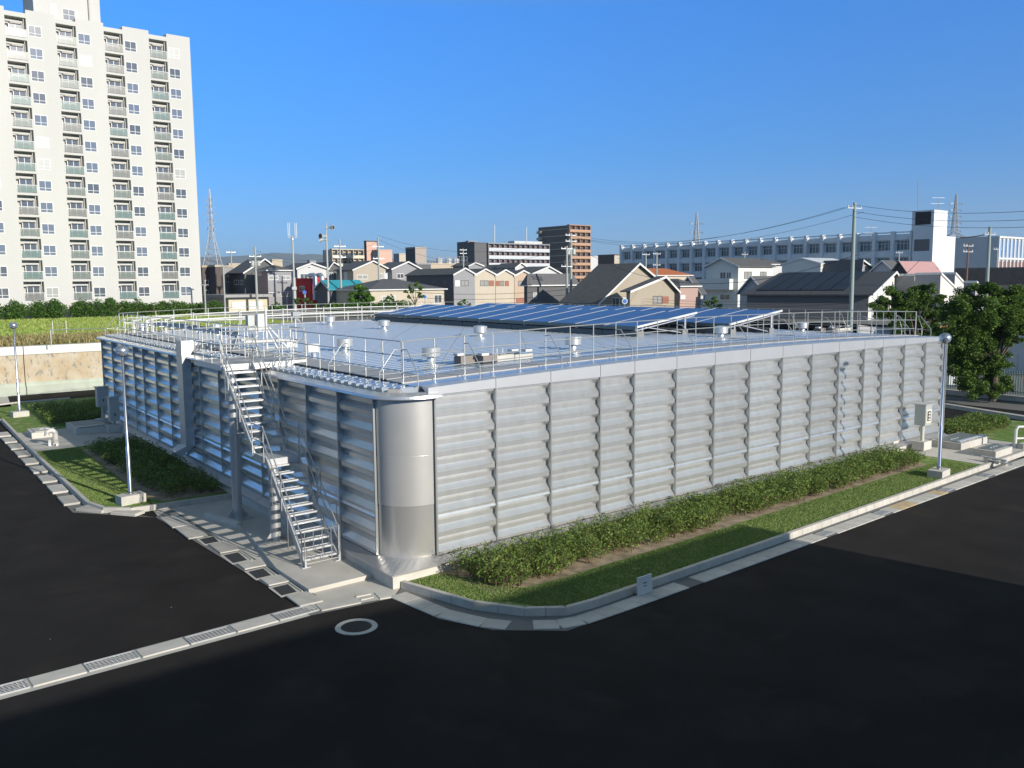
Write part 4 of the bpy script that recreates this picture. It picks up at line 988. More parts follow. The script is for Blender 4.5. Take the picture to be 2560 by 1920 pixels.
def house(name, pl, pc, pr, py, Y, wall, roofmat, typ='gableR', ridge=None, apex=None, label='', cat='house', wins=(), over=.45, rz=None, A=AG, wall2=None, zb=ZG, eR=None, fasciam=None, deepmin=7, trim=True):
    """py eave pixel at the near corner, ridge = pixel y of ridge measured at px apex"""
    k = Blk(pl, pc, pr, py, Y, A); k.d = max(k.d, deepmin) if pl == pc or deepmin else k.d
    t = thing(name, k.F(k.w/2, k.d/2, zb), label, cat); ze = k.z; W, D = k.w, k.d
    am = W/2
    if apex is not None and typ != 'gableL' and typ != 'hip': am, zr_ = k.R(apex, ridge)
    elif ridge is not None:
        if typ == 'gableL':
            bl, zr_ = k.L(apex if apex is not None else (pl+pc)/2, ridge)
        else: _, zr_ = k.R(apex if apex is not None else (pc+pr)/2, ridge, D/2)
    else: zr_ = ze+1.8
    am = min(max(am, .3), W-.3) if typ == 'gableR' else am
    zR = ze if eR is None else k.R(pr, eR)[1]
    m = MB(); F = k.F; fm = fasciam or fwh
    if typ == 'gableR':
        S_ = [F(0,0,zb-1),F(W,0,zb-1),F(W,0,zR),F(am,0,zr_),F(0,0,ze)]; m.prism(S_[::-1], k.x2*D)
    elif typ == 'gableL':
        bm = D/2; m.prism([F(0,0,zb-1),F(0,D,zb-1),F(0,D,ze),F(0,bm,zr_),F(0,0,ze)], k.x1*W)
    elif typ == 'shedR':     # sloping down to the right along the lit face
        m.prism([F(0,0,zb-1),F(W,0,zb-1),F(W,0,zR),F(0,0,ze)][::-1], k.x2*D)
    else: m.fb(F, 0, W, 0, D, zb-1, ze)
    m.build('wall', wall, t)
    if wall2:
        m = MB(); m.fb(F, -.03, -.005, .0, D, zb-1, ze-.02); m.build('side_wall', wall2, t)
    o = over; th = .14; m = MB()
    if typ == 'gableR':
        for (a_, za), (b_, zb2) in (((0,ze),(am,zr_)),((W,zR),(am,zr_))):
            sl = (zb2-za)/(b_-a_) if b_ != a_ else 0; s_ = -1 if a_ < b_ else 1
            a2 = a_+s_*o; z2 = za+sl*s_*o
            m.hexa([F(a2,-o,z2),F(b_,-o,zb2),F(b_,D+o,zb2),F(a2,D+o,z2),F(a2,-o,z2+th),F(b_,-o,zb2+th),F(b_,D+o,zb2+th),F(a2,D+o,z2+th)])
        m.build('roof', roofmat, t)
        if trim:
            m = MB()
            for (a_, za), (b_, zb2) in (((0,ze),(am,zr_)),((W,zR),(am,zr_))):
                sl = (zb2-za)/(b_-a_); s_ = -1 if a_ < b_ else 1; a2 = a_+s_*o; z2 = za+sl*s_*o
                m.hexa([F(a2,-o-.06,z2-.12),F(b_,-o-.06,zb2-.12),F(b_,-o,zb2-.12),F(a2,-o,z2-.12),F(a2,-o-.06,z2+th+.03),F(b_,-o-.06,zb2+th+.03),F(b_,-o,zb2+th+.03),F(a2,-o,z2+th+.03)])
            m.build('barge_board', fm, t)
    elif typ == 'gableL':
        bm = D/2; sl = (zr_-ze)/bm
        for s0, b_ in ((-1,0),(1,D)):
            b2 = b_+s0*o; z2 = ze-sl*o
            m.hexa([F(-o,b2,z2),F(W+o,b2,z2),F(W+o,bm,zr_),F(-o,bm,zr_),F(-o,b2,z2+th),F(W+o,b2,z2+th),F(W+o,bm,zr_+th),F(-o,bm,zr_+th)])
        m.build('roof', roofmat, t)
        if trim:
            m = MB()
            for s0, b_ in ((-1,0),(1,D)):
                b2 = b_+s0*o; z2 = ze-sl*o; m.hexa([F(-o-.06,b2,z2-.1),F(-o,b2,z2-.1),F(-o,bm,zr_-.1),F(-o-.06,bm,zr_-.1),F(-o-.06,b2,z2+th+.03),F(-o,b2,z2+th+.03),F(-o,bm,zr_+th+.03),F(-o-.06,bm,zr_+th+.03)])
            m.build('barge_board', fm, t)
    elif typ == 'hip':
        h = zr_-ze
        if W >= D: p, q = (D/2, D/2), (W-D/2, D/2)
        else: p, q = (W/2, W/2), (W/2, D-W/2)
        c = [F(-o,-o,ze),F(W+o,-o,ze),F(W+o,D+o,ze),F(-o,D+o,ze),F(*p,zr_),F(*q,zr_)]
        if W >= D: fs = [(0,1,5,4),(1,2,5),(2,3,4,5),(3,0,4)]
        else: fs = [(0,1,4),(1,2,5,4),(2,3,5),(3,0,4,5)]
        m.add(c, fs); m.build('roof', roofmat, t)
        m = MB(); m.fb(F, -o-.02, W+o+.02, -o-.02, D+o+.02, ze-.16, ze+.02); m.build('eaves', fm, t)
    elif typ == 'flat':
        m.fb(F, -.12, W+.12, -.12, .15, ze-.02, ze+.35); m.fb(F, -.12, .15, .15, D, ze-.02, ze+.35); m.fb(F, .15, W+.12, D-.2, D, ze-.02, ze+.35); m.fb(F, W-.15, W+.12, .15, D-.2, ze-.02, ze+.35); m.build('parapet', roofmat or wall, t)
    elif typ == 'shedR':
        m.hexa([F(-.1,-.15,ze),F(W+.1,-.15,zR),F(W+.1,D,zR),F(-.1,D,ze),F(-.1,-.15,ze+.25),F(W+.1,-.15,zR+.25),F(W+.1,D,zR+.25),F(-.1,D,ze+.25)]); m.build('roof', roofmat, t)
    for wd in wins:
        f, x0, y0, x1, y1 = wd[:5]; st_ = wd[5] if len(wd) > 5 else 'w'
        if f == 'R': (p, z1), (q, z0) = k.R(x0, y0), k.R(x1, y1); fn = F
        else: (p, z1), (q, z0) = k.L(x0, y0), k.L(x1, y1); fn = k.FL
        if q-p < .2 or z1-z0 < .2: continue
        if st_ == 'd': m = MB(); m.fb(fn, p, q, -.06, .0, z0, z1); m.build('shutter', M('shutter_brown', (.3,.12,.08), .6), t)
        elif st_ == 's': m = MB(); m.fb(fn, p, q, -.1, .0, z0, z1); m.build('shutter', fwh, t)
        elif st_ == 'b': 
            m = MB(); m.fb(fn, p, q, -1.2, 0, z0, z1); m.build('balcony', wall2 or wall, t)
        elif st_ == 'l': m = MB(); m.fb(fn, p, q, -.35, 0, z0, z1); m.build('awning', M('awning_brown', (.25,.15,.1), .6), t)
        else: win_part(t, fn, p, q, z0, z1, 0, 2 if st_ != '3' else 3, 1, .09, M('dark_sash', (.1,.09,.08), .5) if st_ == 'k' else None, glass2 if st_ in 'ck' else glass)
    return t, k
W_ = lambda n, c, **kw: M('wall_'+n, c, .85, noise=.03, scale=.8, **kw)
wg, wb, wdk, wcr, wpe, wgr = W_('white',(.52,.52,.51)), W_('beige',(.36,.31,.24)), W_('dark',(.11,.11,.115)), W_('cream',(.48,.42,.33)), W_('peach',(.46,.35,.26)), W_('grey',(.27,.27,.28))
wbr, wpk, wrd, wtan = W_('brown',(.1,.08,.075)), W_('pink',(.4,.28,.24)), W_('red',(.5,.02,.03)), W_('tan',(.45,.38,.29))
roofs = dict(t=tile, s=tile2, g=M('grey_roof', (.22,.22,.22), .7, noise=.1, scale=2), te=M('teal_roof', (.03,.27,.33), .6, noise=.25, scale=3), o=M('orange_roof', (.42,.13,.05), .7, noise=.1, scale=4), w=M('white_roof', (.6,.62,.64), .5), p=M('pink_roof', (.42,.24,.23), .7))
H = house
# far left blocks: dark brown wall colour stands in for shade
H('apartment_block', 497,505,534,668,168, wbr, wtan, 'flat', label='dark brown flat roofed block right beside the white tower', cat='building', wins=(('R',512,700,530,715),('R',512,725,530,745)))
H('apartment_block', 534,538,557,667,166, wbr, wtan, 'flat', label='narrow dark brown flat roofed block, second from the white tower', cat='building')
H('apartment_block', 557,560,583,668,172, wgr, wtan, 'flat', label='grey flat roofed block partly behind the big dark roofed house', cat='building', wins=(('R',564,690,578,705),))
H('house', 573,611,690,680,165, wdk, tile, 'gableR', 648,660, 'large dark house with a white edged gable near the white tower', wins=(('L',585,700,597,712),('L',600,700,608,712),('R',640,700,655,715),('R',640,725,655,738)), eR=670, fasciam=fwh)
H('house', 656,669,728,675,160, wgr, tile2, 'hip', 662, 685, 'grey two storey house with a hipped slate roof left of the antenna mast', wall2=wpk, wins=(('R',671,689,696,700,'c'),('R',703,689,726,700,'c'),('R',700,729,727,741,'c'),('R',672,731,688,736)), deepmin=5)
H('house', 720,743,816,671,175, wg, tile, 'gableR', 658,777, 'white gabled house with a small square attic window above the red building', wins=(('R',768,666,777,672),('R',750,684,770,698),('R',783,684,808,698)))
rb, k = H('red_building', 736,776,818,700,158, wrd, wrd, 'flat', label='low bright red building with two bent silver ducts', cat='building', wins=(('L',748,715,762,728),('R',793,716,803,730)), deepmin=0)
for x in (788, 806):
    m = MB(); a = at(x,750,155.5); b = at(x,694,155.5); c = at(x-14,689,158); m.tube([a, b, b+(c-b)*.3+Vector((0,0,.35)), c], .42, 10); m.build('duct', M('silver_duct', (.5,.52,.55), .4, .6), rb, smooth='auto')
H('teal_roof_house', 806,826,912,722,150, wdk, roofs['te'], 'gableL', 702,None, 'low building with a bright teal roof and dark wall', wins=(), deepmin=5)
H('house', 806,820,858,672,190, wdk, tile, 'gableR', 656,832, 'dark walled house between the speaker pole and the beige gabled house', wins=(('R',823,681,833,697),('R',840,680,856,698,'c')))
H('house', 858,883,978,674,178, W_('sand',(.4,.35,.28)), tile, 'gableR', 653,931, 'wide beige gabled house behind the teal roof', wins=(('L',860,679,870,699,'s'),('R',892,687,920,698,'c'),('R',947,683,958,697,'c'),('R',960,679,975,697,'s')), eR=677)
H('house', 960,980,1050,672,182, wgr, tile, 'gableR', 655,1018, 'pale grey gabled house left of the square grey stair block', wins=(('R',992,684,1010,696),))
H('stair_block', 1014,1038,1066,621,205, W_('taupe',(.36,.31,.27)), W_('taupe',(.36,.31,.27)), 'flat', label='tall square grey stair block standing above the house roofs', cat='building', wall2=wdk, deepmin=0)  # dark side colour paints the shade on its left face
H('concrete_house', 1035,1042,1077,661,188, wdk, wgr, 'flat', label='dark flat roofed wing at the foot of the square stair block', cat='building', wins=(('R',1031+14,676,1052,684),('R',1058,675,1070,690)))
fb_, k = H('warehouse', 1062,1075,1168,661,250, wtan, wtan, 'flat', label='long low beige building with railings and tanks on its roof', cat='building')
m = MB()
for i in range(15): q = k.F(k.w*i/14, 0, k.z+.3); m.tube([q, q+Vector((0,0,2))], .05, 4)
for h in (1.0,2.0): m.tube([k.F(0,0,k.z+.3+h), k.F(k.w,0,k.z+.3+h)], .05, 4)
m.build('roof_railing', galv, fb_)
for a_ in (.35,.6,.8): m = MB(); m.rev(k.F(k.w*a_, 2, k.z), [(.9,0),(.9,1.7),(.2,2)], 10); m.build('water_tank', wg, fb_)
# row houses
RH = [(1066,1134,1187,686,671,1161,wgr,'grey walled gabled house, leftmost of the row of four gabled houses',(('R',1137,701,1149,716,'s'),('R',1152,701,1172,715,'k'),('R',1136,697,1173,698.5,'l'),('L',1082,700,1088,708),('L',1108,700,1114,709))),
(1180,1187,1238,687,673,1212,wcr,'cream gabled house with a brown shutter, second in the row of four',(('R',1200,701,1221,715,'k'),('R',1222,701,1235,715,'d'),('R',1198,697,1236,698.5,'l'))),
(1234,1239,1285,688,675,1262,wcr,'cream gabled house with two brown shutters, third in the row of four',(('R',1251,702,1260,715,'k'),('R',1239.5,702,1250,715,'d'),('R',1262,702,1272,715,'d'),('R',1240,697.5,1276,699,'l'))),
(1282,1286,1330,689,677,1307,wpe,'peach gabled house, rightmost of the row of four',(('R',1295,702,1315,715,'k'),('R',1317,702,1328,713,'d'),('R',1293,698.5,1318,700,'l'),('R',1290,746,1310,756,'d')))]
_p0 = at(1134,700,165); _n = Vector((math.sin(AG),-math.cos(AG),0)); _d0 = _p0.dot(_n)
for pl,pc,pr,pe,pa,xa,wl,lb,ws in RH:
    d_ = ray(pc,700); Yc = _d0/(d_.x*_n.x+d_.y*_n.y)*d_.y
    H('row_house', pl,pc,pr,pe,Yc, wl, tile2, 'gableR', pa, xa, lb, wins=ws, over=.3, deepmin=16, wall2=wdk if pl == 1066 else None)  # dark side on the leftmost house is its shade put into colour
H('bungalow', 905,925,1110,724,142, wcr, tile, 'hip', 697,1000, 'single storey cream house with a wide dark hipped roof', wins=(('R',955,740,988,756,'c'),('R',1085,737,1105,758)), deepmin=12)
H('house', 1166,1172,1205,664,230, wgr, tile2, 'gableR', 657,1186, 'small grey gable peeking between the row houses and the white flats')
H('house', 1250,1256,1284,671,220, wg, tile, 'gableR', 662,1268, 'small white gable behind the third row house')
H('house', 1284,1288,1316,668,215, wg, tile, 'gableR', 658,1301, 'steep white gable behind the peach row house')
H('house', 1322,1330,1400,684,190, wg, tile2, 'gableR', 667,1370, 'broad white gabled house right of the peach row house', wall2=roofs['te'])
H('dark_roof_house', 1310,1318,1440,713,138, wdk, tile, 'hip', 684,1400, 'dark house with a low hipped roof left of the twin utility poles', wins=(('R',1333,730,1342,745,'c'),), deepmin=0)
# far flats
def flats(name, pl, pc, pr, py, Y, wallm, floors, fh, label, bays, railm, sidem=None, A=AG, bh=1.1, winm=None):
    k = Blk(pl, pc, pr, py, Y, A); k.d = max(6, k.d); t = thing(name, k.F(k.w/2,k.d/2,ZG), label, 'building'); F = k.F
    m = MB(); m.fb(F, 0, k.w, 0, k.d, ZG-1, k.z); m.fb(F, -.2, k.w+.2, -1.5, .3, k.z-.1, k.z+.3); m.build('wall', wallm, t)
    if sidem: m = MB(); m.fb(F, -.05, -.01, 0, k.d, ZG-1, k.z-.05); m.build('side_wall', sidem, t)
    for f in range(floors):
        z = k.z-fh*(f+1)
        m = MB(); m.fb(F, 0, k.w, -1.5, -1.38, z, z+bh); m.fb(F, 0, k.w, -1.38, -.002, z-.12, z+.02); m.build('balcony', railm, t)
        m = MB()
        for i in range(bays): a0 = k.w*(i+.12)/bays; a1 = k.w*(i+.88)/bays; m.fb(F, a0, a1, -.03, .0, z+.4, z+2.1)
        m.build('window_band', winm or glass, t)
        for i in range(bays+1): m = MB(); a0 = k.w*i/bays; m.fb(F, a0-.1, a0+.1, -1.36, -.03, z+.02, z+fh-.12); m.build('partition', wallm, t)
    return t, k
ap, k = flats('apartment_building', 1205,1216,1368,609,345, wgr, 5, 2.9, 'grey and white apartment block with long white balconies in the distance', 12, M('balcony_white', (.5,.52,.54), .6), None, bh=1.3, winm=M('brown_glass', (.16,.09,.08), .4))
m = MB(); m.fb(k.F, k.w*.5, k.w-1, 2, 6, k.z, k.z+1.5); m.build('roof_tank', wg, ap)
for px, t_, b_ in ((1236,562,606),(1316,568,610)):
    m = MB(); P = at(px,b_,350); q = at(px,t_,350); m.tube([P,q], .18, 4); tag(m.build('roof_antenna', white), 'thin white antenna rod on the grey flats, %s one' % ('left' if px < 1300 else 'right'), 'antenna')
s_, k = flats('apartment_stair_tower', 1159,1166,1184,604,340, wgr, 5, 2.9, 'grey stair tower with zigzag stairs at the left end of the white flats', 1, wtan, wdk)
H('apartment_core', 1182,1186,1216,608,335, wdk, wdk, 'flat', label='dark blue grey block between the zigzag stairs and the white flats', cat='building')
bt, k = flats('brown_tower', 1346,1419,1471,563,385, W_('brick',(.36,.22,.15)), 9, 2.85, 'tall brown brick apartment tower in the distance', 4, W_('brick2',(.42,.26,.17)), W_('brick_shade',(.17,.125,.1)))  # darker copy of the brick paints shade on the left side
m = MB()
for f in range(9):
    z = k.z-2.85*(f+1); m.fb(k.F, -.3, -.051, 0, k.d, z+1.2, z+1.5); m.fb(k.F, -1.2, -.051, k.d*.85, k.d, z, z+1.1)
m.build('side_bands', W_('cream',(.62,.53,.37)), bt)
fl, k = flats('white_flats', 820,826,917,624,330, wcr, 5, 3.1, 'distant cream apartment block with rows of square balconies', 7, M('cream_balcony', (.6,.56,.44), .7), None)
H('pink_block', 916,947,980,626,320, W_('salmon',(.55,.36,.28)), W_('salmon',(.55,.36,.28)), 'flat', label='pink distant block right of the cream flats', cat='building', wall2=W_('salmon_shade',(.2,.22,.24)), wins=[('L',918+7*i,632+9*j,922+7*i,637+9*j) for i in range(4) for j in range(3)], deepmin=0)  # bluish side colour paints shade on the pink left face
H('rooftop_block', 910,916,941,604,322, W_('salmon',(.55,.36,.28)), wbr, 'flat', label='small pink rooftop block above the distant cream flats', cat='building', wall2=wbr, deepmin=0)
H('distant_block', 984,998,1014,636,300, wcr, wcr, 'flat', label='small pale distant block left of the square stair block', cat='building', wall2=wgr, deepmin=0)
H('distant_block', 1495,1536,1560,638,330, wtan, wbr, 'flat', label='low brown and tan distant block left of the school', cat='building', wall2=wbr, deepmin=0, wins=(('R',1541,643,1556,649,'c'),))
H('distant_block', 676,680,706,650,420, wtan, wtan, 'flat', label='tan low distant block behind the dark house roofs', cat='building', deepmin=0)
H('distant_block', 768,774,790,652,430, wgr, wgr, 'flat', label='small grey distant block left of the speaker pole', cat='building', deepmin=0)
H('distant_block', 568,572,606,660,400, wcr, wcr, 'flat', label='small cream distant block above the house roofs near the pylon', cat='building', deepmin=0)
H('distant_block', 1471,1476,1500,642,420, wg, wg, 'flat', label='tiny white distant block right of the brown tower', cat='building', deepmin=0)
# big house with two gables
H('house', 1430,1497,1627,753,122, wb, tile2, 'gableR', 660,1592, 'big beige house with a huge dark sloping roof behind the solar panels', wins=(('R',1530,744,1548,768),('R',1548,744,1570,766,'c')), eR=690, over=.6)
H('house_wing', 1566,1575,1686,727,115, wb, tile2, 'gableR', 693,1657, 'smaller front gable of the big beige house, with a wide window', wins=(('R',1632,740,1655,760,'k'),('R',1656,741,1671,758,'d')), over=.6, deepmin=0)
H('house', 1604,1625,1727,688,190, wcr, roofs['o'], 'hip', 671,1680, 'cream house with a bright orange hipped roof in front of the school', deepmin=8)
H('house', 1690,1700,1745,715,135, wpk, tile, 'hip', 697,1700, 'small pinkish house with a tiled roof right of the beige gables', wins=(('R',1700,738,1712,748,'s'),))
wh, k = H('house', 1765,1846,1932,665,150, W_('white2',(.66,.65,.6)), tile2, 'gableL', 646,1806, 'white three storey house with a big balcony and curved canopy', wins=(('R',1860,679,1879,697,'k'),('R',1900,679,1916,692,'k'),('L',1800,680,1815,697),('L',1816,680,1828,697),('L',1752,698,1834,724,'b'),('L',1800,735,1825,750)), deepmin=0)
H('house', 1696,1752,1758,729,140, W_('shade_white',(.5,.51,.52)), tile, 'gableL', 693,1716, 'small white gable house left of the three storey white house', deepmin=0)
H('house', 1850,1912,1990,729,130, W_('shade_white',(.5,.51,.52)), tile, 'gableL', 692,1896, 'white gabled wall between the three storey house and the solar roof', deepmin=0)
# solar roof house: tilted plane made as a wide gable, turned to the camera
A2 = AG+.33
sh, k = H('solar_roof_house', 1868,2172,2262,737,98, W_('white2',(.66,.65,.6)), M('asphalt_shingle', (.05,.05,.055), .7, noise=.2, scale=3), 'gableR', 681,2231, 'dark roofed house carrying a row of black solar panels', over=.5, A=A2, deepmin=0, wall2=wdk, zb=ZG)
# gable roof slope frame: panels on the left slope
am, zr_ = k.R(2231,681); sl = (zr_-k.z)/am
blk_solar = M('black_solar', (.012,.014,.02), .5, 0, spec=.2)
for i in range(6):
    b0_, b1_ = k.d*(.22+.125*i), k.d*(.22+.125*(i+1))-.12; a0_, a1_ = am*.12, am*.97; zz = lambda a: k.z+sl*a+.17
    m = MB(); m.hexa([k.F(a0_,b0_,zz(a0_)),k.F(a1_,b0_,zz(a1_)),k.F(a1_,b1_,zz(a1_)),k.F(a0_,b1_,zz(a0_)),k.F(a0_,b0_,zz(a0_)+.08),k.F(a1_,b0_,zz(a1_)+.08),k.F(a1_,b1_,zz(a1_)+.08),k.F(a0_,b1_,zz(a0_)+.08)]); m.build('solar_panel', blk_solar, sh)
H('warehouse', 1955,2052,2129,675-16,165, W_('white2',(.66,.65,.6)), roofs['w'], 'gableL', 646,2000, 'low white building with a bright metal roof behind the black solar roof', over=.2, deepmin=0)
H('house', 1888,1915,1964,660,195, wg, tile, 'hip', 648,1935, 'small white house with dark tiles right of the three storey house', wins=(('R',1920,662,1932,668),('R',1940,660,1955,667)), deepmin=6)
H('house', 2128,2150,2182,672,160, wgr, tile, 'gableR', 651,2148, 'grey gabled house just right of the tall grey utility pole')
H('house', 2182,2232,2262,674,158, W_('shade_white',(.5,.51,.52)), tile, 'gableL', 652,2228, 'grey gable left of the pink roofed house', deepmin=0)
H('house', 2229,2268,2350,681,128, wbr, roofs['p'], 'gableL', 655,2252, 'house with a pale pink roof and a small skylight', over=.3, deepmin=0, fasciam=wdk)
H('house', 2225,2287,2310,689,112, W_('white3',(.6,.58,.55)), fwh, 'shedR', None,None, 'white house with a slanting parapet left of the tree tops', eR=710, deepmin=0, wall2=wgr)  # grey sides of these four white houses paint in their shade
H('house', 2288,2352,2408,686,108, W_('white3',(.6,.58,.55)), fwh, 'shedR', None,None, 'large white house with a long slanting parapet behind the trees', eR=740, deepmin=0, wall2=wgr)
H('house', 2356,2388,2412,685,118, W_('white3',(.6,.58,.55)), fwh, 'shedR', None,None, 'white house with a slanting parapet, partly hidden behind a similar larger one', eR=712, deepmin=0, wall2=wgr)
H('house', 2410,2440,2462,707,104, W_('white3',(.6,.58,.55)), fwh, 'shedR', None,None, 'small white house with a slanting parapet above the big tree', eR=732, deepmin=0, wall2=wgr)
dk, k = H('house', 2395,2590,2650,712,118, wdk, M('asphalt_shingle', (.05,.05,.055)), 'gableR', 686,2640, 'long dark roofed house at the right picture edge', A=A2, deepmin=0)
# wall behind the big tree
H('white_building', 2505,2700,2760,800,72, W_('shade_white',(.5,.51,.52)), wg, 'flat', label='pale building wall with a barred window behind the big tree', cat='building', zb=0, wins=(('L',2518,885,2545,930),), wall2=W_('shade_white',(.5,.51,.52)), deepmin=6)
m = MB(); a, b = at(2342,845,75), at(2370,845,75); m.hexa([a-Vector((0,0,3)), b-Vector((0,0,3)), b-Vector((0,-.3,3)), a-Vector((0,-.3,3)), a+Vector((0,0,1)), b+Vector((0,0,1.1)), b+Vector((0,.3,1.1)), a+Vector((0,.3,1))])
tag(m.build('orange_wall', M('orange_wall', (.5,.25,.12), .8)), 'small patch of orange wall visible beside the lamp globe', 'wall')
for (x0,x1,y0,l) in ((2146,2176,812,'white garden wall behind the right roof railing'),(2180,2262,818,'low white rounded wall left of the trees behind the roof')):
    m = MB(); a, b = at(x0,y0,88), at(x1,y0+4,88); Z = Vector((0,0,1)); m.hexa([a-Z*2, b-Z*2, b-Z*2+Vector((0,.4,0)), a-Z*2+Vector((0,.4,0)), a, b, b+Vector((0,.4,0)), a+Vector((0,.4,0))]); tag(m.build('garden_wall', wg), l, 'wall')
# small cream hut
hut, k = H('utility_hut', 500,571,668,748,150, W_('hut',(.55,.5,.36)), wg, 'flat', label='small cream hut with a thin overhanging roof and two white shuttered windows', cat='hut', deepmin=6, wins=(('R',579,755,613,772,'s'),('R',622,754,656,772,'s')))
m = MB(); m.fb(k.F, -1, k.w+2, -1.2, k.d, k.z+.3, k.z+.75); m.build('roof_slab', M('hut_roof', (.32,.31,.3), .8), hut)
# ---------------- school
sc = Blk(2281, 2336, 2362, 524, 182); sc.w = max(sc.w, 6)
Pn = at(1560, 612, 250); Lsch = (Vector((Pn.x,Pn.y,0))-sc.c).dot(sc.x2)
t = thing('school_building', sc.F(5, Lsch/2, ZG), 'long white school building with many windows and a stair tower on its right end', 'building')
swm = M('school_wall', (.66,.68,.69), .85, noise=.06, scale=.4); D0 = sc.L(2283,590); 
dst = sc.d; zt = 18.0
m = MB(); m.fb(sc.F, 1.2, 12, dst, Lsch, ZG-1, zt-.5); m.build('wall', swm, t)
m = MB(); m.fb(sc.F, 0, sc.w, 0, dst, ZG-1, sc.z); m.build('stair_tower', swm, t)
m = MB(); m.fb(sc.F, sc.w, sc.w+4.2, 0, dst, ZG-1, sc.R(2370,591)[1]); m.build('annex', swm, t)
for b in np.linspace(.6,dst-1.2,7): m = MB(); m.fb(sc.F, -.05, .01, b, b+.5, sc.z-2.9, sc.z-.3); m.build('louvre', darkm, t)
m = MB(); m.fb(sc.FL, dst*.15, dst*.85, -.03, 0, 13.8, 16.2); m.build('tower_window', glass, t)
NB = 20; bw = (Lsch-dst)/NB
for i in range(NB+1):
    b = dst+bw*i; m = MB(); m.fb(sc.F, 0, 1.2, b-.35, b+.35, ZG-1, zt+.12); m.build('pillar', swm, t)
m = MB()
for z0, z1 in ((16.3,17.3),(12.7,14.0),(9.0,10.4),(5.4,6.8)): m.fb(sc.F, .5, 1.19, dst, Lsch, z0, z1)
m.fb(sc.F, .3, .5, dst, Lsch, zt-.25, zt); m.build('spandrel', swm, t)
FLs = lambda a, b, z: sc.F(1.2+b, Lsch-a, z)
for f, z0 in enumerate((14.0, 10.4, 6.8)):
    w0 = win_part(t, FLs, .5, bw-.5, z0+.1, z0+2.2, -.02, 4, 1, .1, None, glass, [z0+1.6])
    for i in range(1, NB): shift(w0, -sc.x2*bw*i)
# right white-framed building
rbd = Blk(2389, 2495, 2620, 590, 150); rbd.w = 14
t = thing('office_building', rbd.F(5,8,ZG), 'grey walled office building with white framed coloured panels at the right edge', 'building')
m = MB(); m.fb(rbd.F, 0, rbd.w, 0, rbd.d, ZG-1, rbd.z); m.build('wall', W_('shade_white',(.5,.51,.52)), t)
m = MB(); m.fb(rbd.F, .3, rbd.w, -.02, -.001, rbd.z-3.6, rbd.z-.6); m.build('blue_panel', M('blue_panel', (.3,.42,.62), .4), t)
m = MB(); m.fb(rbd.F, .3, rbd.w, -.02, -.001, rbd.z-8, rbd.z-4.2); m.build('brown_glass_band', M('brown_panel', (.3,.16,.13), .4), t)
m = MB(); m.fb(rbd.F, .3, rbd.w, -.02, -.001, rbd.z-9.6, rbd.z-8.05); m.build('sky_panel', M('sky_panel', (.35,.5,.62), .4), t)
m = MB()
for i in range(9): m.fb(rbd.F, i*1.6, i*1.6+.25, -.3, -.02, rbd.z-11.5, rbd.z)
for z in (.3,3.9,8.0,9.9): m.fb(rbd.F, 0, rbd.w, -.26, -.021, rbd.z-z, rbd.z-z+.3)
m.build('white_frame', fwh, t)

# ============================================================ POLES, MASTS, PYLONS
def wire(name, P, Q, sag, label, r=.015, group='overhead power lines'):
    m = MB(); n = 14; m.tube([P+(Q-P)*(i/n)-Vector((0,0,sag*4*(i/n)*(1-i/n))) for i in range(n+1)], r, 4)
    o = m.build(name, cable); tag(o, label, 'power line', group); return o
def upole(px, pt, pb, Y, label, r=.17, arms=(.6,1.6), trafo=False, mat=None, lean=0):
    P = at(px+lean, pb, Y); T = at(px, pt, Y); P = Vector((T.x, T.y, min(P.z, ZG))); P.z = ZG-.5
    t = thing('utility_pole', P, label, 'utility pole', 'utility poles among the houses')
    m = MB(); m.tube([P, T], [r*1.15, r*.8], 10); m.build('pole', mat or polem, t, smooth='auto')
    X = Vector((.85,.5,0)).normalized()
    for i, a in enumerate(arms):
        q = T-Vector((0,0,a)); m = MB(); m.bar(q-X*1.0, q+X*1.0, .1, .1); m.build('crossarm', galv, t)
        for s in (-.9,-.3,.9):
            m = MB(); m.rev(q+X*s+Vector((0,0,.05)), [(.05,0),(.08,.12),(.05,.2)], 6); m.build('insulator', white, t)
    if trafo:
        for s in (-1,1): m = MB(); m.rev(T-Vector((0,0,3.2))+X*.5*s, [(.28,0),(.32,.05),(.32,.8),(.2,.9)], 12); m.build('transformer', grey_s, t)
        m = MB(); m.bar(T-Vector((0,0,3.3))-X, T-Vector((0,0,3.3))+X, .12, .1)
        for h in (2.2, 4.2, 4.6): m.bar(T-Vector((0,0,h))-X*1.3, T-Vector((0,0,h))+X*1.0, .07, .07); m.tube([T-Vector((0,0,h-.1))-X*1.1, T-Vector((0,0,h+.3))+X*.9], .05, 5)
        m.build('fittings', M('dark_fitting', (.1,.1,.1), .6), t)
    return T
pA = upole(1417,615,759,132,'left one of the twin utility poles with many fittings behind the solar panels', .2, (.4,3.0), False)
pB = upole(1427.5,583,759,135,'right and taller one of the twin utility poles, carrying transformers', .2, (.3,1.2), True)
pR = upole(2137,507,829,85,'tall thick grey utility pole standing above the solar roof house at right', .19, (.5,), False, M('green_grey_pole', (.25,.3,.28), .6), -10)
pR2 = upole(2475,567,715,95,'thick grey utility pole near the right edge with a long side arm', .19, (.8,), False, M('green_grey_pole', (.25,.3,.28)))
pR3 = upole(2421,609,690,110,'rusty brown utility pole left of the thick pole near the right edge', .12, (.3,1.0), False, M('rust_pole', (.16,.09,.06), .8))
pR4 = upole(2494,620,690,130,'thin white utility pole in front of the coloured panels at the right edge', .1, (.2,), False)
p1_ = upole(637,617,750,150,'utility pole in front of the large dark house', .2, (1.6,2.6), True)
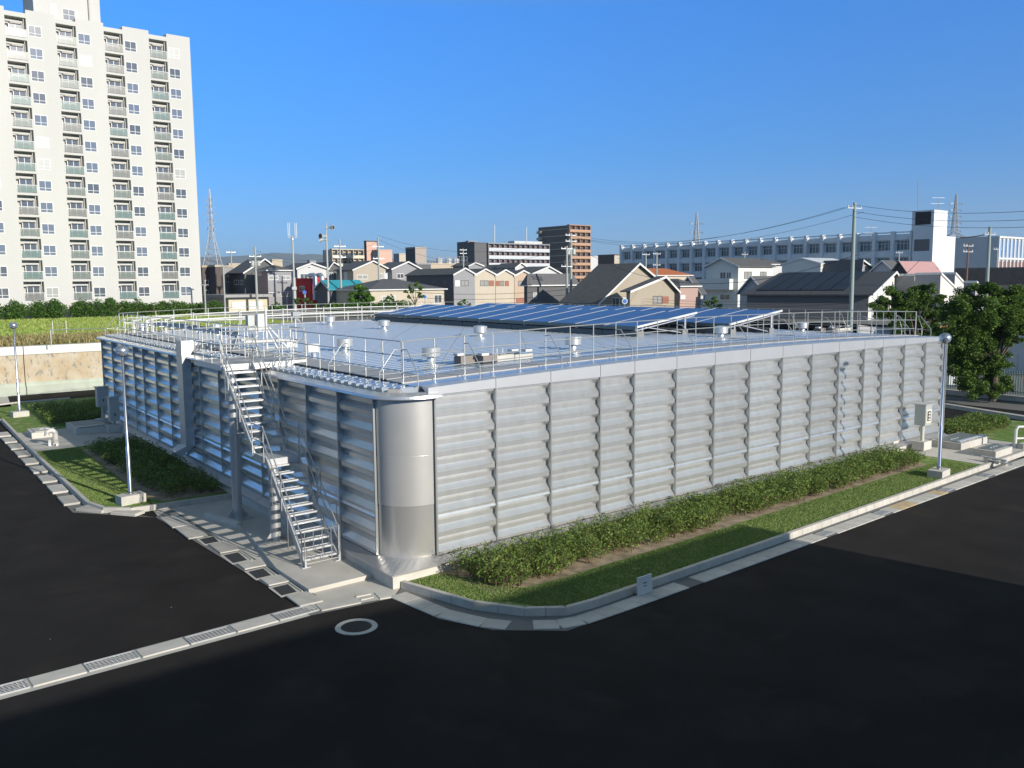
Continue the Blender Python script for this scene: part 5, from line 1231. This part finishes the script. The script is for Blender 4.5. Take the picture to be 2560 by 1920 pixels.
p2_ = upole(577,627,672,190,'short utility pole above the flat blocks, between pylon and dark house', .17, (.3,))
p3_ = upole(849,598,750,150,'utility pole above the teal roof', .18, (1.2,3.0), False)
p4_ = upole(945,594,755,150,'utility pole in front of the wide beige house', .18, (1.5,3.5), False)
p5_ = upole(1158,622,665,230,'distant utility pole beside the zigzag stair tower', .2, (.3,1.2))
p6_ = upole(1615,633,672,190,'left one of two utility poles above the orange roof', .18, (.3,))
p7_ = upole(1642,631,685,185,'right one of two utility poles above the orange roof', .18, (.3,2.6))
p8_ = upole(1862,630,650,210,'small utility pole above the three storey white house', .18, (.6,))
p9_ = upole(2248,628,650,170,'small utility pole in front of the school, left of its stair tower', .15, (.3,))
for px, pt, pb, l in ((511,712,775,'thin white lamp pole in front of the dark brown blocks'),(558,665,760,'thin pale pole between the brown blocks and the dark house'),(762,731,760,'short pole with a round blue sign in front of the red building'),(1905,735,800,'plain pale concrete pole behind the rear railing, left of the dark solar house')):
    P = at(px, pb, 135); T = at(px, pt, 135); P.z = ZG-.3; m = MB(); m.tube([Vector((T.x,T.y,P.z)), T], .12, 8)
    if px < 560: m.bar(T-Vector((.6,0,0)), T+Vector((.6,0,0)), .12, .12)
    o = tag(m.build('pole', polem), l, 'pole')
    if px == 762: 
        g_ = thing('road_sign', T-Vector((0,.2,0)), 'round blue road sign on the short pole by the red building', 'sign'); m = MB(); m.prism([T+Vector((.3*math.cos(a),-.2,.3*math.sin(a))) for a in np.linspace(0,2*math.pi,17)[:-1]], (0,.06,0)); m.build('sign_face', M('sign_blue', (.08,.2,.55), .4), g_)
# round mirrors / signs behind railings
for px, py, Y, l in ((1062,742,130,'round blue and white road sign in front of the single storey cream house'),(1562,753,112,'round blue and white road sign in front of the big beige house')):
    T = at(px, py, Y); t = thing('road_sign', T, l, 'sign'); m = MB(); m.prism([T+Vector((.36*math.cos(a),0,.36*math.sin(a))) for a in np.linspace(0,2*math.pi,21)[:-1]], (0,.05,0)); m.build('sign_face', M('sign_white', (.7,.7,.72), .4), t)
    m = MB(); m.prism([T+Vector((.26*math.cos(a),-.02,.26*math.sin(a))) for a in np.linspace(0,2*math.pi,21)[:-1]], (0,.02,0)); m.build('blue_disc', M('sign_blue', (.08,.2,.55)), t); m = MB(); m.tube([T+Vector((0,.1,0)), Vector((T.x,T.y+.1,ZG))], .05, 6); m.build('post', polem, t)
# antenna mast
T = at(731,592,150); P = Vector((T.x,T.y,ZG)); t = thing('antenna_mast', P, 'steel mast topped by four upright white antennas', 'mast')
m = MB(); m.tube([P, P+(T-P)*.45, P+(T-P)*.46, T], [.34,.28,.17,.14], 12); m.build('pole', M('mast_grey', (.4,.41,.4), .6, .2), t, smooth='auto')
m = MB(); m.bar(T-Vector((.75,0,0)), T+Vector((.75,0,0)), .12, .12); m.bar(T-Vector((0,.7,0)), T+Vector((0,.7,0)), .12, .12); m.rev(T-Vector((0,0,.5)), [(.3,0),(.3,.2)], 8); m.build('bracket', galv, t)
for dx, dy in ((-.72,0),(-.3,-.6),(.32,.6),(.72,0)):
    m = MB(); q = T+Vector((dx,dy,-.2)); m.tube([q, q+Vector((0,0,2.5))], .06, 6); m.build('antenna', white, t)
m = MB(); q = P+Vector((.1,-.3,3.6)); m.cb(q, .7, .4, .5); m.build('control_box', white, t)
# loudspeaker pole
T = at(815,556,150); P = Vector((T.x,T.y,ZG)); t = thing('loudspeaker_pole', P, 'tall pole carrying three horn loudspeakers', 'loudspeaker pole')
m = MB(); m.tube([P, P+(T-P)*.75, T], [.2,.15,.08], 10); m.build('pole', M('mast_grey', (.4,.41,.4)), t, smooth='auto')
def horn(c, d, s, col):
    c = Vector(c); d = Vector(d).normalized(); m = MB(); m.tube([c, c+d*.35*s, c+d*.7*s, c+d*1.1*s], [.1*s,.14*s,.25*s,.45*s], 14); m.tube([c-d*.3*s, c], .2*s, 8); m.build('horn', col, t, smooth='auto')
    m = MB(); e = c+d*1.12*s; x = d.cross(Vector((0,0,1))).normalized(); y = x.cross(d); m.quad(*[e+x*math.cos(a)*.36*s+y*math.sin(a)*.36*s for a in np.linspace(0,2*math.pi,17)[:-1]]); m.build('mouth', darkm, t)
hg = M('horn_grey', (.5,.5,.48), .6)
Z = Vector((0,0,1))
horn(T-Z*.9+Vector((.2,0,0)), (1,-.3,.05), 1.0, hg); horn(T-Z*2.3+Vector((-.2,-.2,0)), (-.6,-1,0), 1.0, hg); horn(T-Z*2.9+Vector((-.2,0,0)), (-1,.2,0), .9, hg)
m = MB(); m.bar(T-Z*2.3-Vector((.4,0,0)), T-Z*2.3+Vector((1,0,0)), .08, .08); m.bar(T-Z*2.9-Vector((.4,0,0)), T-Z*2.9+Vector((.6,0,0)), .08, .08); m.build('bracket', galv, t)
# pylons
def pylon(px, pt, pb, Y, w, label, arms, waist=.45):
    T = at(px, pt, Y); P = at(px, pb, Y); H_ = T.z-P.z; base = Vector((T.x, T.y, ZG)); P = Vector((T.x, T.y, P.z)); t = thing('pylon', base, label, 'pylon', 'distant lattice pylons')
    r = .0011*Y*.33; pm = M('pylon_steel', (.42,.43,.44), .6, .3)
    def hw(s): return w*(.5*(1-s/waist)+.12*(s/waist)) if s < waist else w*(.12-.1*(s-waist)/(1-waist))
    m = MB(); cs = [(-1,-1),(1,-1),(1,1),(-1,1)]; n = 13; S_ = [i/n for i in range(n+1)]
    pt_ = lambda s, c: P+Vector((c[0]*hw(s), c[1]*hw(s), H_*s))
    for c in cs: m.tube([Vector((pt_(0,c).x, pt_(0,c).y, ZG))]+[pt_(s, c) for s in S_], r, 4)
    m.build('legs', pm, t); m = MB()
    for a, b in zip(S_, S_[1:]):
        for i in range(4):
            c, d = cs[i], cs[(i+1)%4]; m.tube([pt_(a,c), pt_(b,d)], r*.6, 3); m.tube([pt_(a,d), pt_(b,c)], r*.6, 3); m.tube([pt_(b,c), pt_(b,d)], r*.6, 3)
    m.build('lattice', pm, t)
    for s, L in arms:
        q = P+Vector((0,0,H_*s))
        for sg in (-1,1): m = MB(); e = q+Vector((sg*L,0,0)); m.tube([q+Vector((sg*hw(s),0,H_*.02)), e], r*.8, 3); m.tube([q+Vector((sg*hw(s),0,-H_*.015)), e], r*.8, 3); m.tube([e, e-Vector((0,0,H_*.03))], r*1.2, 3); m.build('arm', pm, t)
pylon(523,472,668,500, 8.5, 'tall lattice pylon with a narrow upper part right of the white tower', [(.86,2),(.78,1.9),(.7,2.1),(.6,2.1),(.5,2.1)], .42)
pylon(1742,532,640,900, 24, 'pale distant pylon standing behind the school', [(.75,7),(.55,6.5),(.33,7),(.12,7)], .12)
pylon(2391,486,600,700, 16, 'lattice pylon behind the right end of the school', [(.8,5),(.66,4.3),(.52,4.6),(.38,4.8),(.2,4.6)], .15)
# antennas on school
for px, pt, pb, l in ((2295,448,524,'tall thin aerial on the school stair tower'),(2346,492,524,'television aerial on the school stair tower'),(2178,566,594,'television aerial on the school roof')):
    a, b = at(px,pb,190), at(px,pt,190); m = MB(); m.tube([a,b], .07, 4)
    if px != 2295: m.bar(b+Vector((-1.3,0,-.2)), b+Vector((1.3,0,-.2)), .06, .06); m.bar(b+Vector((-1.5,0,-1.4)), b+Vector((1.2,0,-1.4)), .06, .06)
    tag(m.build('roof_aerial', galv), l, 'aerial', None)
# wires
for dx, dz, l in ((-.9,.1,'upper'),(.0,.25,'middle'),(.9,-.35,'lower')):
    wire('power_line', pR+Vector((dx,0,dz-.5)), pB+Vector((dx,0,dz-.4)), 2.2, 'the %s cable sagging from the tall grey pole to the twin poles' % l, .016)
Rr = at(2640,530,60)
for dz, l in ((.2,'upper'),(-.4,'middle'),(-.9,'lower')):
    wire('power_line', pR+Vector((0,0,dz-.4)), Rr+Vector((0,0,dz)), .5, 'the %s cable running right from the tall grey pole out of the picture' % l, .016)
wire('power_line', pR+Vector((0,0,-5)), pB+Vector((0,0,-1.5)), 4.2, 'thin cable hanging lower from the tall grey pole toward the twin poles', .025)
wire('power_line', pR+Vector((0,0,-5)), at(2300,578,180), .5, 'cable from the tall grey pole to the school stair tower', .025)
wire('power_line', pR+Vector((0,0,-11.0)), at(2300,650,90), .3, 'thick black cable low behind the solar roof house', .03)
wire('power_line', pR2+Vector((0,0,-.7)), at(2400,594,93), .1, 'side arm cable left of the thick pole at the right edge', .06)
wire('power_line', pA+Vector((0,0,-.3)), p4_+Vector((0,0,-.3)), 3.0, 'cable between the twin poles and the pole by the beige house', .016)
wire('power_line', pB+Vector((0,0,-.4)), p4_+Vector((0,0,.4)), 2.6, 'upper cable between the twin poles and the pole by the beige house', .016)
wire('power_line', p4_+Vector((0,0,-1.5)), p1_+Vector((0,0,-1.5)), 2.0, 'cable passing in front of the antenna mast', .016)
wire('power_line', p4_+Vector((0,0,-.6)), p1_+Vector((0,0,-.6)), 2.4, 'upper cable passing in front of the antenna mast', .016)
wire('power_line', p1_+Vector((0,0,-1.8)), at(490,660,150), 1.0, 'cable running from the pole by the dark house to the white tower', .016)
wire('power_line', p1_+Vector((0,0,-3)), at(660,720,140)+Vector((0,0,-1.5)), .5, 'short cable dropping from the pole by the dark house', .016)
for y0, l in ((738,'highest'),(745,'second'),(752,'third'),(765,'lowest')):
    wire('power_line', at(1420,y0-14,133), at(2125,y0+6,88), 1.0, 'the %s of four low cables passing behind the solar panels' % l, .016)
for y0, l in ((722,'upper'),(735,'lower')):
    wire('power_line', at(945,y0,150), at(1417,y0+2,133), .8, 'the %s low cable in front of the row of gabled houses' % l, .028)

# fence on the right
t = thing('picket_fence', B(49.7,3,0), 'green metal picket fence on a low wall in front of the trees', 'fence')
m = MB(); m.fb(B, 49.5, 49.8, -14, 12, 0, .35); m.build('base_wall', conc, t)
fgm = M('fence_green', (.25,.38,.34), .6)
m = MB()
for z in (.6,1.75): m.fb(B, 49.6,49.66,-14,12,z,z+.06)
m.build('fence_rail', fgm, t)
pk = MB()
for v in np.arange(-3, 12, .16): pk.fb(B, 49.57,49.6, v, v+.05, .45, 2.0)
pk.build('pickets', fgm, t)
m = MB(); a = at(2387,945,66); m.cb(a+Vector((0,0,-.5)), 1.0, .08, 1.6, .2); tag(m.build('notice_panel', M('notice', (.5,.52,.52), .5)), 'pale notice panel hanging on the green picket fence', 'sign')

# ============================================================ TREES
def tree(name, Y, clumps, base, label, mat, seed, dens=1.0, lsize=.09, trunk_r=.14, zb=ZG, flat=1.0):
    r = np.random.default_rng(seed); P = at(*base, Y); P.z = zb; t = thing(name, P, label, 'tree')
    allp = []; cs = []
    for (x, y, rp) in clumps:
        rad = rp/FPX*Y; c = at(x, y, Y+r.uniform(-.6,.6)*rad); cs.append((c, rad))
        sub = max(7, int(20*(rad**1.3)))
        for _ in range(sub):
            d = r.normal(size=3); d /= np.linalg.norm(d); q = np.array(c)+d*rad*r.uniform(.45,.95); rr = rad*r.uniform(.3,.5)
            n = int(170*dens*(rr/.4)**1.7*(.09/lsize)**1.4)+12; e = r.normal(size=(n,3)); e /= np.linalg.norm(e, axis=1)[:,None]
            allp.append(q+e*rr*(r.random((n,1))**.4)*np.array([1,1,.75*flat]))
    P_ = np.concatenate(allp); P_ = P_[P_[:,2] > zb+.15]
    leafobj('crown', leaves(P_, lsize, seed=seed), mat, t)
    m = MB(); top = max(c.z for c, _ in cs); mid = P+Vector((.1,0,(top-zb)*.35)); m.tube([P, P+(mid-P)*.5+Vector((.05,0,0)), mid], [trunk_r*1.2, trunk_r, trunk_r*.8], 8)
    for c, rad in cs[:14]: k_ = mid+(c-mid)*.5+Vector((rnd.uniform(-.2,.2),0,.15)); m.tube([mid-Vector((0,0,.2)), k_, c+(c-mid)*.15], [trunk_r*.6, trunk_r*.35, .02], 5)
    m.build('trunk', barkm, t); return t
tree('tree', 57, [(2395,770,38),(2430,745,36),(2475,735,34),(2520,750,40),(2556,765,36),(2375,810,34),(2420,800,45),(2470,790,45),(2520,800,42),(2560,815,32),(2385,865,36),(2430,860,45),(2480,850,42),(2530,846,24),(2400,915,36),(2445,915,42),(2490,905,36),(2430,965,34),(2475,965,36),(2512,962,24),(2470,720,20),(2365,780,22),(2350,825,20)], (2480,1003), 'big leafy evergreen tree in front of the green picket fence at the right', LF2, 11, 1.2, .07, .2, 0.1)
tree('tree', 70, [(2195,760,24),(2230,745,28),(2265,750,28),(2300,738,26),(2325,728,22),(2340,755,22),(2212,785,26),(2255,785,28),(2300,780,30),(2335,792,26),(2240,815,24),(2290,818,28),(2330,835,26)], (2290,880), 'rounded evergreen tree behind the far right roof railing', LF2, 12, 1.1, .085, .18, 0.1)
tree('tree', 135, [(882,738,13),(897,728,15),(915,735,14),(925,748,10),(890,753,14),(910,754,14),(875,752,9)], (900,768), 'round bright green tree in front of the teal roof', LF4, 13, 1.0, .16)
tree('tree', 130, [(1024,716,7),(1040,710,8),(1052,720,7),(1016,730,6),(1048,736,8),(1030,726,7),(1056,742,6),(1022,742,5)], (1036,768), 'thin airy young tree in front of the single storey cream house', LF4, 14, .7, .13, .1)
tree('tree', 132, [(966,748,6),(976,742,7),(984,752,6),(970,758,6)], (974,768), 'small bush like tree left of the airy young tree', LF4, 15, .8, .14, .08)
tree('tree', 108, [(1772,758,9),(1786,752,10),(1798,762,9),(1780,766,9)], (1785,778), 'small round tree behind the solar panels below the white balcony', LF4, 16, 1, .12, .1)
tree('shrub', 125, [(678,770,9),(690,766,10),(702,771,9)], (690,782), 'pair of round bright shrubs beside the cream hut', LF4, 17, 1, .12, .06)
tree('shrub', 132, [(745,752,9),(762,748,8),(775,755,8),(790,765,8)], (765,775), 'dark low shrubs in front of the red building', LF3, 18, .9, .13, .06)
tree('shrub', 128, [(1150,758,7),(1162,754,8),(1170,760,6)], (1160,770), 'small green shrub in front of the grey row house', LF4, 19, .9, .12, .05)
# hedge rows along the tower foot and beyond the roof
def rowhedge(name, pts, h, n, size, label, mat, seed, w=1.3):
    t = thing(name, pts[0], label, 'hedge'); r = np.random.default_rng(seed); P0, P1 = np.array(pts[0]), np.array(pts[1]); L = np.linalg.norm(P1-P0); nb = int(L/.45); out = []
    for i in range(nb):
        s = (i+r.random())/nb; c = P0+(P1-P0)*s+np.array([r.uniform(-w,w)*.4, r.uniform(-w,w)*.4, 0]); hh = h*r.uniform(.7,1.1); rad = r.uniform(.8,1.25)
        k = int(n/nb); e = r.normal(size=(k,3)); e /= np.linalg.norm(e,axis=1)[:,None]; e *= r.uniform(.6,1.05,(k,1)); out.append(c+np.array([0,0,hh*.5])+e*np.array([rad,rad,hh*.52]))
    P_ = np.concatenate(out); P_ = P_[P_[:,2] > pts[0][2]+.05]; leafobj('foliage', leaves(P_, size, seed=seed), mat, t)
    m = MB()
    for i in range(nb): c = Vector(P0+(P1-P0)*((i+.5)/nb)); m.tube([c, c+Vector((0,0,h*.7))], .04, 4)
    m.build('stems', barkm, t)
rowhedge('hedge_row', (E(-14,118,ZG), E(28.6,118,ZG)), 2.6, 42000, .15, 'tall dense green hedge along the foot of the white tower', LF3, 21, 2.5)
rowhedge('hedge_row', (E(28.5,117,ZG), E(41,117,ZG)), 2.1, 14000, .14, 'lower right part of the hedge at the foot of the white tower', LF3, 22, 2.0)
tree('tree', 140, [(283,758,13),(290,770,14),(276,772,12)], (283,795), 'round bush standing taller in the hedge by the white tower', LF3, 23, 1, .17, .1)
rowhedge('hedge_row', (at(820,785,122)*1+Vector((0,0,0)), at(1010,780,122)), 1.5, 16000, .13, 'dark clipped hedge just beyond the far roof railing', LF3, 24)

# ============================================================ OFF CAMERA BUILDING THAT SHADES THE YARD
t = thing('neighbour_building', B(5,-30,0), 'building behind the viewpoint that throws the broad shadow over the asphalt', 'building')
hA = (24-3.07)/2.9+.15; hB = (24-1.5)/2.9
cA = 11.55+.2*2.9*0+.195*(24-3.04)
m = MB(); m.fb(B, 4.9, cA, -36, -24, 0, hA); m.build('low_wing', W_('office',(.4,.39,.37)), t)
m = MB(); m.fb(B, -55, 4.88, -36, -24, 0, hB); m.build('high_wing', W_('office',(.4,.39,.37)), t)
# distant mountains
m = MB(); n = 60; Yh = 9000; rr = np.random.default_rng(3); tops = []
for i in range(n+1):
    px = 440+i*15; e = 640-8*math.exp(-((px-690)/60)**2)-5*math.exp(-((px-800)/50)**2)+6*((px-700)/400)**2*2+rr.uniform(-1,1); e = min(e, 688)
    tops.append(at(px, e, Yh))
vs = [Vector((p.x, p.y-900, 0)) for p in tops]+tops+[Vector((p.x, p.y+1500, 0)) for p in tops]
m.add(vs, [(i, i+1, n+2+i, n+1+i) for i in range(n)]+[(n+1+i, n+2+i, 2*n+3+i, 2*n+2+i) for i in range(n)])
struct(m, 'mountains', M('forested_mountain', (.06,.09,.08), .95, noise=.3, scale=.002), 'low blue mountain range on the horizon')

# ============================================================ HAZE
m = MB(); m.hexa([(-9000,-600,-2),(9000,-600,-2),(9000,12500,-2),(-9000,12500,-2),(-9000,-600,420),(9000,-600,420),(9000,12500,420),(-9000,12500,420)])
hz = bpy.data.materials.new('haze_air'); hz.use_nodes = True; ht = hz.node_tree; ht.nodes.remove(ht.nodes['Principled BSDF'])
pv = ht.nodes.new('ShaderNodeVolumePrincipled'); pv.inputs['Density'].default_value = .00009; pv.inputs['Color'].default_value = (.8,.88,.97,1); pv.inputs['Anisotropy'].default_value = .2
ht.links.new(pv.outputs[0], ht.nodes['Material Output'].inputs['Volume'])
o = m.build('haze', hz); tag(o, 'thin blue haze over the distant town and mountains', 'haze', kind='stuff')

# ============================================================ GRASS BLADES
def blades(name, quad, z, n, h, label, mat, seed, edge=None):
    r = np.random.default_rng(seed); q = np.array(quad); s = r.random((n,2))
    C = ((1-s[:,:1])*(1-s[:,1:])*q[0]+s[:,:1]*(1-s[:,1:])*q[1]+s[:,:1]*s[:,1:]*q[2]+(1-s[:,:1])*s[:,1:]*q[3])
    U3, V3, O3 = np.array(uu), np.array(vv), np.array(OO); P = O3+C[:,:1]*U3+C[:,1:]*V3; P[:,2] = z
    a = r.random((n,1))*2*np.pi; t = np.concatenate([np.cos(a), np.sin(a), 0*a], 1)*.012*r.uniform(.6,1.6,(n,1)); hh = h*r.uniform(.4,1.3,(n,1))
    ln = r.normal(size=(n,3))*.35; ln[:,2] = 1; tip = P+ln*hh
    v = np.stack([P-t, P+t, tip+t*.3, tip-t*.3], 1).reshape(-1,3)
    o = leafobj(name, v, mat); tag(o, label, 'grass', kind='stuff'); return o
GM = leafmat('grass_blade', (.1,.18,.04), (.2,.3,.075), (.38,.4,.17))
blades('grass', [(1.0,-3.0),(3.2,-3.1),(3.2,-4.72),(1.9,-4.6)], .15, 9000, .03, 'short turf blades at the inner bend of the front lawn', GM, 34)
blades('grass', [(3,-4.7),(26.5,-4.35),(26.5,-2.7),(3,-3.1)], .15, 70000, .03, 'short turf blades of the front lawn strip', GM, 31)
blades('grass', [(-.2,-.55),(1.1,-.6),(2.9,-4.7),(.6,-2.9)], .15, 12000, .03, 'short turf blades at the rounded corner of the front lawn', GM, 32)
blades('grass', [(-5.1,14.5),(-3.2,12.6),(-3.2,27.2),(-5.1,27.2)], .12, 32000, .03, 'short turf blades of the left lawn', GM, 33)

m = MB(); m.quad(E(-120,54.7,ZG+.03), E(34,54.7,ZG+.03), E(34,68,ZG+.03), E(-8,64,ZG+.03), E(-120,66,ZG+.03))
struct(m, 'dry_grass_verge', grass_mat('dry_verge', (.34,.3,.13), (.2,.22,.07), (.42,.3,.17), .5, .48), 'dry brown grass verge along the top of the retaining wall')
for nm, q, n_, h_, lb, sd, mt in (('tall_grass', [(-45,56),(34,56),(34,68),(-45,68)], 30000, .35, 'tall dry grass tufts on the verge above the retaining wall', 41, leafmat('dry_blade', (.14,.15,.05), (.3,.26,.1), (.45,.35,.18))), ('field_tufts', [(-60,68),(34,68),(34,116),(-60,116)], 50000, .2, 'loose grass tufts of the field in front of the white tower', 42, leafmat('field_blade', (.16,.26,.05), (.3,.4,.08), (.42,.42,.14)))):
    r = np.random.default_rng(sd); q = np.array(q, float); s = r.random((n_,2)); C = np.stack([q[0,0]+(q[1,0]-q[0,0])*s[:,0], q[0,1]+(q[2,1]-q[0,1])*s[:,1]], 1)
    P = np.array(OO)+C[:,:1]*np.array(uu)+C[:,1:]*np.array(e2); P[:,2] = ZG+.02; a = r.random((n_,1))*6.283; t_ = np.concatenate([np.cos(a),np.sin(a),0*a],1)*.045*r.uniform(.6,1.8,(n_,1)); ln = r.normal(size=(n_,3))*.3; ln[:,2] = 1; tp = P+ln*h_*r.uniform(.3,1.2,(n_,1))
    tag(leafobj(nm, np.stack([P-t_,P+t_,tp+t_*.3,tp-t_*.3],1).reshape(-1,3), mt), lb, 'grass', kind='stuff')
